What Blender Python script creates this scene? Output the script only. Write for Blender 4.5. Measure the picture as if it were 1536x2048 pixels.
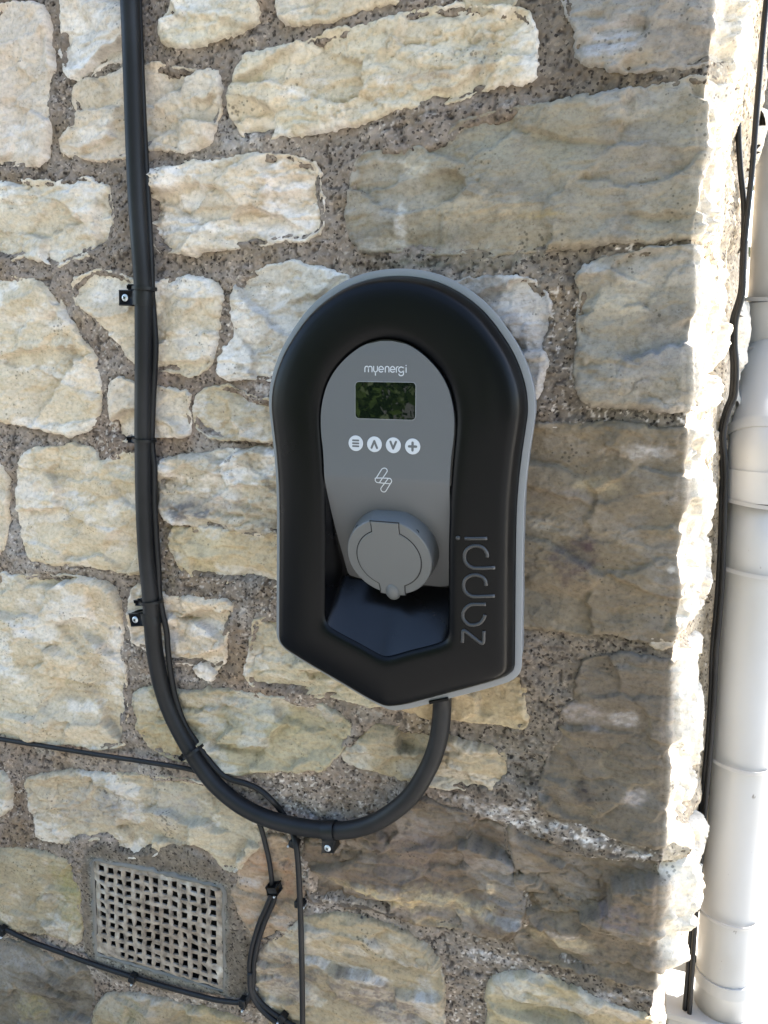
import bpy, bmesh, math, random
import numpy as np
from mathutils import Vector, Matrix
from mathutils.bvhtree import BVHTree

for o in list(bpy.data.objects):
    bpy.data.objects.remove(o)
SC = bpy.context.scene
COL = SC.collection

# ------------------------------------------------------------------ camera
EYE = 1.35                      # camera height above the ground
FPX = 1560.0                    # focal length in pixels of the 1536 x 2048 photograph
YAW, PIT, ROL = [math.radians(a) for a in (19.5, 11.0, 0.3)]
cy, sy = math.cos(YAW), math.sin(YAW)
cp, sp = math.cos(PIT), math.sin(PIT)
FW = Vector((-sy * cp, cy * cp, -sp))
RT0 = Vector((cy, sy, 0.0))
UP0 = RT0.cross(FW)
RT = RT0 * math.cos(ROL) + UP0 * math.sin(ROL)
UP = -RT0 * math.sin(ROL) + UP0 * math.cos(ROL)
cam = bpy.data.cameras.new('camera')
cam.sensor_fit = 'VERTICAL'
cam.sensor_height = 36.0
cam.lens = FPX / 2048.0 * 36.0
cam.clip_start = 0.02
cam.clip_end = 500.0
camo = bpy.data.objects.new('camera', cam)
COL.objects.link(camo)
M3 = Matrix((RT, UP, -FW)).transposed()
camo.matrix_world = Matrix.Translation((0, 0, EYE)) @ M3.to_4x4()
SC.camera = camo

# ------------------------------------------------------------------ daylight
SUN_AZ = math.radians(51.0)     # degrees behind the plane of the front wall, from the right
SUN_EL = math.radians(44.0)
SUND = Vector((math.cos(SUN_AZ) * math.cos(SUN_EL), math.sin(SUN_AZ) * math.cos(SUN_EL), math.sin(SUN_EL)))
world = bpy.data.worlds.new('World')
SC.world = world
world.use_nodes = True
wn = world.node_tree.nodes
wl = world.node_tree.links
wn.clear()
sky = wn.new('ShaderNodeTexSky')
sky.sky_type = 'NISHITA'
sky.sun_disc = False
sky.sun_elevation = SUN_EL
sky.sun_rotation = math.atan2(SUND.x, SUND.y)
sky.air_density = 1.0
sky.dust_density = 1.5
sky.ozone_density = 0.8
bg = wn.new('ShaderNodeBackground')
bg.inputs['Strength'].default_value = 0.12
wo = wn.new('ShaderNodeOutputWorld')
wl.new(sky.outputs[0], bg.inputs[0])
wl.new(bg.outputs[0], wo.inputs[0])
sl = bpy.data.lights.new('sun', 'SUN')
sl.energy = 5.0
sl.angle = math.radians(0.53)
sl.color = (1.0, 0.96, 0.90)
suno = bpy.data.objects.new('sun', sl)
COL.objects.link(suno)
suno.rotation_euler = (-SUND).to_track_quat('-Z', 'Y').to_euler()
suno.location = SUND * 20
SC.view_settings.view_transform = 'Standard'
SC.view_settings.look = 'None'
SC.view_settings.gamma = 1.0
SC.view_settings.use_curve_mapping = False
SC.view_settings.exposure = 2.9

# ------------------------------------------------------------------ where pixels of the photograph lie in the place
WALL = 0.7626                   # distance of the mean front face of the wall
rtn, upn, fwn = np.array(RT), np.array(UP), np.array(FW)


def at(px, py, Y):
    """point on the plane y = Y seen at photograph pixel (px, py), in world metres"""
    v = rtn * ((px - 768) / FPX) - upn * ((py - 1024) / FPX) + fwn
    p = v * (Y / v[1])
    return np.array((p[0], p[1], p[2] + EYE))


def lin(c):
    c = np.asarray(c, float) / 255.0
    return np.where(c <= 0.04045, c / 12.92, ((c + 0.055) / 1.055) ** 2.4)


# ------------------------------------------------------------------ object helpers
def link(o, parent=None):
    COL.objects.link(o)
    if parent is not None:
        o.parent = parent
    return o


def tag(o, label=None, cat=None, group=None, kind=None):
    if label: o['label'] = label
    if cat: o['category'] = cat
    if group: o['group'] = group
    if kind: o['kind'] = kind
    return o


def empty(name, loc, label, cat, group=None):
    o = bpy.data.objects.new(name, None)
    o.location = loc
    o.empty_display_size = 0.05
    link(o)
    return tag(o, label, cat, group)


def mesh_obj(name, verts, faces, mat, parent=None, smooth=True, origin=None):
    """world-space verts; the mesh is stored relative to its parent's location (or its own origin)"""
    verts = np.asarray(verts, float)
    off = np.zeros(3)
    if parent is not None:
        q = parent
        while q is not None:
            off = off + np.array(q.location)
            q = q.parent
    elif origin is None:
        origin = (verts.min(0) + verts.max(0)) / 2
        origin[2] = verts[:, 2].min()
    if parent is None:
        off = np.array(origin)
    me = bpy.data.meshes.new(name)
    me.from_pydata((verts - off).tolist(), [], [list(f) for f in faces])
    if smooth:
        me.shade_smooth()
    me.materials.append(mat)
    me.update()
    o = bpy.data.objects.new(name, me)
    if parent is None:
        o.location = off
    return link(o, parent)


def fast_mesh(name, verts, quads, mat, parent=None, col=None, smooth=True):
    me = bpy.data.meshes.new(name)
    off = np.array(parent.location) if parent is not None else np.zeros(3)
    v = np.ascontiguousarray(verts - off, dtype=np.float32)
    nq = len(quads)
    me.vertices.add(len(v))
    me.vertices.foreach_set('co', v.ravel())
    me.loops.add(nq * 4)
    me.loops.foreach_set('vertex_index', np.ascontiguousarray(quads, dtype=np.int32).ravel())
    me.polygons.add(nq)
    me.polygons.foreach_set('loop_start', np.arange(0, nq * 4, 4, dtype=np.int32))
    me.polygons.foreach_set('loop_total', np.full(nq, 4, dtype=np.int32))
    if smooth:
        me.polygons.foreach_set('use_smooth', np.ones(nq, dtype=bool))
    me.update(calc_edges=True)
    if col is not None:
        a = me.color_attributes.new('tint', 'FLOAT_COLOR', 'POINT')
        c4 = np.ones((len(v), 4), dtype=np.float32)
        c4[:, :3] = col
        a.data.foreach_set('color', c4.ravel())
    me.materials.append(mat)
    o = bpy.data.objects.new(name, me)
    return link(o, parent)


def catmull(pts, n=8, closed=False):
    P = np.asarray(pts, float)
    out = []
    N = len(P)
    rng = range(N if closed else N - 1)
    for i in rng:
        if closed:
            p0, p1, p2, p3 = P[i - 1], P[i], P[(i + 1) % N], P[(i + 2) % N]
        else:
            p1, p2 = P[i], P[i + 1]
            p0 = P[i - 1] if i > 0 else 2 * p1 - p2
            p3 = P[i + 2] if i + 2 < N else 2 * p2 - p1
        for k in range(n):
            t = k / n
            out.append(0.5 * ((2 * p1) + (-p0 + p2) * t + (2 * p0 - 5 * p1 + 4 * p2 - p3) * t * t + (-p0 + 3 * p1 - 3 * p2 + p3) * t ** 3))
    if not closed:
        out.append(P[-1])
    return np.array(out)


def tube(path, r, seg=14, caps=True):
    """verts, faces of a round tube along path (n x 3); r is a number or one radius per point"""
    P = np.asarray(path, float)
    n = len(P)
    R = np.full(n, r) if np.isscalar(r) else np.asarray(r, float)
    T = np.gradient(P, axis=0)
    T /= np.linalg.norm(T, axis=1)[:, None] + 1e-12
    ref = np.array((0, -1.0, 0.0))
    if abs(T[0] @ ref) > 0.9:
        ref = np.array((1.0, 0, 0))
    nrm = ref - T[0] * (T[0] @ ref)
    nrm /= np.linalg.norm(nrm)
    V = []
    for i in range(n):
        nrm = nrm - T[i] * (T[i] @ nrm)
        nrm /= np.linalg.norm(nrm)
        b = np.cross(T[i], nrm)
        for k in range(seg):
            a = 2 * math.pi * k / seg
            V.append(P[i] + R[i] * (math.cos(a) * nrm + math.sin(a) * b))
    Fc = []
    for i in range(n - 1):
        for k in range(seg):
            k2 = (k + 1) % seg
            Fc.append((i * seg + k, i * seg + k2, (i + 1) * seg + k2, (i + 1) * seg + k))
    if caps:
        Fc.append(tuple(range(seg - 1, -1, -1)))
        Fc.append(tuple((n - 1) * seg + k for k in range(seg)))
    return np.array(V), Fc


class MB:
    def __init__(s):
        s.v, s.f = [], []

    def add(s, v, f):
        b = len(s.v)
        s.v += [tuple(p) for p in v]
        s.f += [tuple(i + b for i in q) for q in f]
        return s

    def box(s, c, ax, ay, az, bev=0.0):
        """box at c with half-vectors ax, ay, az and chamfered edges"""
        c, ax, ay, az = [np.asarray(q, float) for q in (c, ax, ay, az)]
        bm = bmesh.new()
        bmesh.ops.create_cube(bm, size=2.0)
        for v in bm.verts:
            p = c + ax * v.co.x + ay * v.co.y + az * v.co.z
            v.co = p
        if bev > 0:
            bmesh.ops.bevel(bm, geom=bm.edges[:], offset=bev, segments=2, affect='EDGES', profile=0.6)
        bmesh.ops.recalc_face_normals(bm, faces=bm.faces)
        bm.verts.ensure_lookup_table()
        bm.verts.index_update()
        s.add([v.co[:] for v in bm.verts], [[v.index for v in f.verts] for f in bm.faces])
        bm.free()
        return s

    def tube(s, path, r, seg=10):
        return s.add(*tube(path, r, seg))

    def build(s, name, mat, parent=None, smooth=True):
        return mesh_obj(name, s.v, s.f, mat, parent, smooth)


# ------------------------------------------------------------------ noise (numpy)
_rng = np.random.RandomState(11)
_TAB = _rng.rand(4096)
_PERM = _rng.permutation(4096)


def vnoise(x, y, seed=0):
    xi = np.floor(x).astype(np.int64)
    yi = np.floor(y).astype(np.int64)
    fx, fy = x - xi, y - yi
    fx = fx * fx * fx * (fx * (fx * 6 - 15) + 10)
    fy = fy * fy * fy * (fy * (fy * 6 - 15) + 10)

    def h(a, b):
        return _TAB[_PERM[(_PERM[(a + seed * 131) & 4095] + b * 7 + seed * 17) & 4095]]
    a = h(xi, yi); b = h(xi + 1, yi); c = h(xi, yi + 1); d = h(xi + 1, yi + 1)
    return ((a + (b - a) * fx) * (1 - fy) + (c + (d - c) * fx) * fy) * 2 - 1


def fbm(x, y, seed=0, octv=4, gain=0.5):
    s, a, n = 0, 1.0, 0.0
    for i in range(octv):
        s = s + a * vnoise(x * 2 ** i + 13.7 * i, y * 2 ** i - 7.3 * i, seed + i)
        n += a
        a *= gain
    return s / n


def sstep(a, b, x):
    t = np.clip((x - a) / (b - a), 0, 1)
    return t * t * (3 - 2 * t)


# ------------------------------------------------------------------ materials
def newmat(name):
    m = bpy.data.materials.new(name)
    m.use_nodes = True
    nt = m.node_tree
    b = nt.nodes['Principled BSDF']
    return m, nt, b


def nd(nt, t, **kw):
    n = nt.nodes.new(t)
    for k, v in kw.items():
        if k in n.inputs:
            n.inputs[k].default_value = v
        else:
            setattr(n, k, v)
    return n


def ramp(nt, src, stops):
    r = nt.nodes.new('ShaderNodeValToRGB')
    e = r.color_ramp.elements
    while len(e) < len(stops):
        e.new(0.5)
    for el, (p, c) in zip(e, stops):
        el.position = p
        el.color = (c[0], c[1], c[2], 1) if not np.isscalar(c) else (c, c, c, 1)
    nt.links.new(src, r.inputs[0])
    return r.outputs[0]


def mul(nt, a, b, fac=1.0, mode='MULTIPLY'):
    m = nt.nodes.new('ShaderNodeMix')
    m.data_type = 'RGBA'
    m.blend_type = mode
    m.inputs[0].default_value = fac
    nt.links.new(a, m.inputs[6])
    nt.links.new(b, m.inputs[7])
    return m.outputs[2]


def bump(nt, b, src, strength, dist):
    bp = nt.nodes.new('ShaderNodeBump')
    bp.inputs['Strength'].default_value = strength
    bp.inputs['Distance'].default_value = dist
    nt.links.new(src, bp.inputs['Height'])
    nt.links.new(bp.outputs[0], b.inputs['Normal'])
    return bp


def coord(nt):
    return nt.nodes.new('ShaderNodeNewGeometry').outputs['Position']


def stone_material():
    m, nt, b = newmat('limestone')
    at_ = nd(nt, 'ShaderNodeAttribute', attribute_name='tint')
    pos = coord(nt)
    n1 = nd(nt, 'ShaderNodeTexNoise', Scale=260.0, Detail=6.0, Roughness=0.65)
    nt.links.new(pos, n1.inputs['Vector'])
    n2 = nd(nt, 'ShaderNodeTexNoise', Scale=900.0, Detail=3.0)
    nt.links.new(pos, n2.inputs['Vector'])
    c = mul(nt, at_.outputs['Color'], ramp(nt, n1.outputs['Fac'], [(0.30, 0.70), (0.46, 0.98), (0.74, 1.14)]))
    n6 = nd(nt, 'ShaderNodeTexNoise', Scale=85.0, Detail=8.0, Roughness=0.75)
    mp6 = nd(nt, 'ShaderNodeMapping')
    mp6.inputs['Scale'].default_value = (1.0, 1.0, 2.0)
    nt.links.new(pos, mp6.inputs['Vector'])
    nt.links.new(mp6.outputs[0], n6.inputs['Vector'])
    c = mul(nt, c, ramp(nt, n6.outputs['Fac'], [(0.34, (0.74, 0.71, 0.67)), (0.46, (0.97, 0.965, 0.95)), (0.66, (1.07, 1.08, 1.09))]), 0.75)
    # tiny dark pores
    vo = nd(nt, 'ShaderNodeTexVoronoi', Scale=190.0)
    nt.links.new(pos, vo.inputs['Vector'])
    n3 = nd(nt, 'ShaderNodeTexNoise', Scale=22.0, Detail=3.0)
    nt.links.new(pos, n3.inputs['Vector'])
    ad = nd(nt, 'ShaderNodeMath', operation='ADD')
    nt.links.new(vo.outputs['Distance'], ad.inputs[0])
    sub = nd(nt, 'ShaderNodeMath', operation='MULTIPLY_ADD')
    nt.links.new(n3.outputs['Fac'], sub.inputs[0])
    sub.inputs[1].default_value = -1.6
    sub.inputs[2].default_value = 1.0
    nt.links.new(sub.outputs[0], ad.inputs[1])
    c = mul(nt, c, ramp(nt, ad.outputs[0], [(0.12, 0.5), (0.24, 1.0)]))
    nt.links.new(c, b.inputs['Base Color'])
    b.inputs['Roughness'].default_value = 0.93
    b.inputs['Specular IOR Level'].default_value = 0.25
    mp = nd(nt, 'ShaderNodeMapping')
    mp.inputs['Scale'].default_value = (1.0, 1.0, 2.3)
    nt.links.new(pos, mp.inputs['Vector'])
    n5 = nd(nt, 'ShaderNodeTexNoise', Scale=75.0, Detail=9.0, Roughness=0.72)
    nt.links.new(mp.outputs[0], n5.inputs['Vector'])
    s = nd(nt, 'ShaderNodeMath', operation='ADD')
    nt.links.new(n1.outputs['Fac'], s.inputs[0])
    nt.links.new(n2.outputs['Fac'], s.inputs[1])
    s2 = nd(nt, 'ShaderNodeMath', operation='MULTIPLY_ADD')
    nt.links.new(n5.outputs['Fac'], s2.inputs[0])
    s2.inputs[1].default_value = 3.0
    nt.links.new(s.outputs[0], s2.inputs[2])
    bump(nt, b, s2.outputs[0], 0.6, 0.0013)
    return m


def mortar_material():
    m, nt, b = newmat('mortar')
    at_ = nd(nt, 'ShaderNodeAttribute', attribute_name='tint')
    pos = coord(nt)
    vo = nd(nt, 'ShaderNodeTexVoronoi', Scale=430.0)
    nt.links.new(pos, vo.inputs['Vector'])
    sep = nd(nt, 'ShaderNodeSeparateColor')
    nt.links.new(vo.outputs['Color'], sep.inputs[0])
    grains = ramp(nt, sep.outputs[0], [(0.0, (0.22, 0.20, 0.20)), (0.07, (0.40, 0.38, 0.37)), (0.15, (0.88, 0.86, 0.85)), (0.80, (1.05, 1.02, 0.99)), (0.95, (1.18, 1.16, 1.14)), (1.0, (1.6, 1.56, 1.52))])
    for el in grains.node.color_ramp.elements:
        pass
    n1 = nd(nt, 'ShaderNodeTexNoise', Scale=120.0, Detail=5.0)
    nt.links.new(pos, n1.inputs['Vector'])
    c = mul(nt, at_.outputs['Color'], ramp(nt, n1.outputs['Fac'], [(0.3, 0.75), (0.7, 1.2)]))
    mx = nt.nodes.new('ShaderNodeMix')
    mx.data_type = 'RGBA'
    mx.blend_type = 'MULTIPLY'
    nt.links.new(at_.outputs['Alpha'], mx.inputs[0])
    mx.inputs[0].default_value = 1.0
    nt.links.new(c, mx.inputs[6])
    nt.links.new(grains, mx.inputs[7])
    nt.links.new(mx.outputs[2], b.inputs['Base Color'])
    b.inputs['Roughness'].default_value = 0.95
    b.inputs['Specular IOR Level'].default_value = 0.2
    s = nd(nt, 'ShaderNodeMath', operation='MULTIPLY_ADD')
    nt.links.new(sep.outputs[0], s.inputs[0])
    s.inputs[1].default_value = 0.6
    nt.links.new(n1.outputs['Fac'], s.inputs[2])
    bump(nt, b, s.outputs[0], 0.6, 0.0015)
    return m


def plastic(name, col, rough, grain=0.0, spec=0.5, dirt=0.0, gscale=900.0, coat=0.0):
    """moulded plastic or painted metal: fine moulding grain and a little uneven wear"""
    m, nt, b = newmat(name)
    pos = coord(nt)
    n1 = nd(nt, 'ShaderNodeTexNoise', Scale=14.0, Detail=5.0)
    nt.links.new(pos, n1.inputs['Vector'])
    rgb = nd(nt, 'ShaderNodeRGB')
    rgb.outputs[0].default_value = (col[0], col[1], col[2], 1)
    lo = 1.0 - dirt
    c = mul(nt, rgb.outputs[0], ramp(nt, n1.outputs['Fac'], [(0.3, lo), (0.62, 1.0)]))
    nt.links.new(c, b.inputs['Base Color'])
    rr = ramp(nt, n1.outputs['Fac'], [(0.25, max(rough - 0.05, 0.02)), (0.75, min(rough + 0.07, 1))])
    nt.links.new(rr, b.inputs['Roughness'])
    b.inputs['Specular IOR Level'].default_value = spec
    b.inputs['Coat Weight'].default_value = coat
    if grain > 0:
        n2 = nd(nt, 'ShaderNodeTexNoise', Scale=gscale, Detail=2.0)
        nt.links.new(pos, n2.inputs['Vector'])
        bump(nt, b, n2.outputs['Fac'], grain, 0.0004)
    return m


M_STONE = stone_material()
M_MORTAR = mortar_material()
M_BLACK = plastic('black_moulding', (0.0024, 0.0025, 0.0028), 0.31, 0.08, spec=0.13)
M_RECESS = plastic('black_recess', (0.003, 0.003, 0.0036), 0.26, 0.05, spec=0.3)
M_RIM = plastic('grey_casing', (0.19, 0.195, 0.20), 0.42, 0.08)
M_FACE = plastic('grey_face', (0.085, 0.087, 0.090), 0.50, 0.12)
M_SOCKET = plastic('grey_socket', (0.098, 0.100, 0.099), 0.45, 0.10)
M_LETTER = plastic('dark_relief', (0.030, 0.030, 0.030), 0.36, 0.05, spec=0.4)
M_PRINT = plastic('white_print', (0.44, 0.455, 0.475), 0.5)
M_GAP_SHADE = plastic('gap_shade', (0.006, 0.006, 0.006), 0.8)  # black colour carries the shade of the cover gap and screw recesses
M_LCD = plastic('display_glass', (0.004, 0.007, 0.004), 0.0, spec=0.24)
for n_ in M_LCD.node_tree.nodes:
    if n_.type == 'VALTORGB' and n_.outputs[0].links[0].to_socket.name == 'Roughness':
        M_LCD.node_tree.links.remove(n_.outputs[0].links[0])
M_LCD.node_tree.nodes['Principled BSDF'].inputs['Roughness'].default_value = 0.012
M_CABLE = plastic('black_cable', (0.006, 0.006, 0.0065), 0.48, 0.15, spec=0.28, dirt=-1.3, gscale=300)
M_CLIP = plastic('black_clip', (0.006, 0.0065, 0.007), 0.40, 0.05, spec=0.3)
M_ZINC = plastic('zinc_screw', (0.50, 0.53, 0.54), 0.38, 0.1)
M_ZINC.node_tree.nodes['Principled BSDF'].inputs['Metallic'].default_value = 0.7
M_PVC = plastic('white_pvc', (0.37, 0.37, 0.37), 0.42, 0.02, dirt=0.04)
nt = M_PVC.node_tree
b = nt.nodes['Principled BSDF']
src = b.inputs['Base Color'].links[0].from_socket
mp_ = nd(nt, 'ShaderNodeMapping')
mp_.inputs['Scale'].default_value = (1.6, 1.0, 0.8)
nt.links.new(coord(nt), mp_.inputs['Vector'])
nz_ = nd(nt, 'ShaderNodeTexNoise', Scale=70.0, Detail=4.0, Roughness=0.6)
nt.links.new(mp_.outputs[0], nz_.inputs['Vector'])
nq_ = nd(nt, 'ShaderNodeTexNoise', Scale=7.0, Detail=3.0)
nt.links.new(mp_.outputs[0], nq_.inputs['Vector'])
c1_ = mul(nt, src, ramp(nt, nz_.outputs['Fac'], [(0.70, 1.0), (0.755, (0.45, 0.42, 0.38))]))
c1_ = mul(nt, c1_, ramp(nt, nq_.outputs['Fac'], [(0.35, (0.90, 0.88, 0.83)), (0.6, (1, 1, 1))]))
nt.links.new(c1_, b.inputs['Base Color'])
M_TIE = plastic('clear_tie', (0.36, 0.355, 0.35), 0.35)
M_TIE.node_tree.nodes['Principled BSDF'].inputs['Transmission Weight'].default_value = 0.25

# ------------------------------------------------------------------ the wall: arris of the corner and the fold round it
ARRIS_PX = [(1428, -60), (1426, 60), (1415, 140), (1410, 220), (1406, 300), (1400, 400), (1388, 470), (1386, 560), (1382, 700), (1374, 830), (1369, 900), (1365, 1000), (1359, 1100), (1354, 1200), (1344, 1290), (1339, 1400), (1334, 1550), (1328, 1680), (1322, 1760), (1316, 1880), (1308, 1960), (1302, 2060)]
_ar = np.array([at(x, y, WALL)[[0, 2]] for x, y in ARRIS_PX])[::-1]
RET_PX = [(-60, 0.030), (100, 0.030), (170, 0.027), (250, 0.021), (400, 0.024), (600, 0.023), (800, 0.023), (1000, 0.022), (1200, 0.021), (1400, 0.020), (1600, 0.022), (1750, 0.029), (1850, 0.032), (1920, 0.020), (1980, 0.006), (2060, 0.004)]
_rt = np.array([(at(1380, y, WALL)[2], w) for y, w in RET_PX])[::-1]


def arris(z):
    z = np.asarray(z, float)
    o = np.zeros(z.shape)
    return np.interp(z, _ar[:, 1], _ar[:, 0]) + 0.0034 * fbm(z * 22, o + 3.3, 81, 2) + 0.0008 * fbm(z * 120, o + 9.1, 82, 2)


def ret_w(z):
    return np.interp(z, _rt[:, 0], _rt[:, 1])


BULGE_PX = [(-60, 215, 8, 0.014), (385, 480, 7, 0.004), (560, 750, 7, 0.010), (850, 1065, 8, 0.003), (1310, 1495, 12, 0.003), (1700, 1955, 17, 0.003)]
BULGE = [(at(1380, b, WALL)[2], at(1380, a, WALL)[2], m * 0.001, t0) for a, b, m, t0 in BULGE_PX]


def bulge(u, z, t):
    h = np.zeros(np.shape(z))
    zz = z + 0.006 * fbm(z * 30, t * 30, 88, 3)
    for z0, z1, m, t0 in BULGE:
        e = np.minimum(zz - z0, z1 - zz)
        tt = t - t0 + 0.006 * fbm(z * 26, t * 26, 89, 3) + 0.003 * fbm(z * 110, t * 110, 90, 3)
        h = h + m * sstep(0.0, 0.009, e) * np.clip(tt / 0.020, 0, 1) * sstep(0.075, 0.030, tt)
    return h


def fold(u, z, h):
    """wall sheet coordinates (u along the wall, z up) and height h out of the face -> world"""
    xa = arris(z)
    t = u - xa
    W = ret_w(z)
    L = 0.06
    e = np.exp(-np.maximum(t, 0) / L)
    x = np.where(t < 0, u, xa + W * (1 - e) + (0.13 * np.clip(t - 0.05, 0, 0.15) + 0.24 * np.clip(t - 0.155, 0, 0.05) * (1 + sstep(EYE + 0.0, EYE - 0.15, z))) * np.clip((W - 0.004) / 0.016, 0, 1))
    y = np.where(t < 0, WALL, WALL + np.maximum(t, 0) * 0.92)
    tx, ty = W / L * e, 0.92
    ln = np.sqrt(tx * tx + ty * ty)
    nx, ny = ty / ln, -tx / ln
    h = h * (1 - 0.35 * sstep(0.008, 0.002, np.abs(t))) + bulge(u, z, t)
    k = sstep(-0.002, 0.003, t)
    nx, ny = nx * k, -1 * (1 - k) + ny * k
    ln = np.sqrt(nx * nx + ny * ny)
    return np.stack([x + h * nx / ln, y + h * ny / ln, z], -1)


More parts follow.
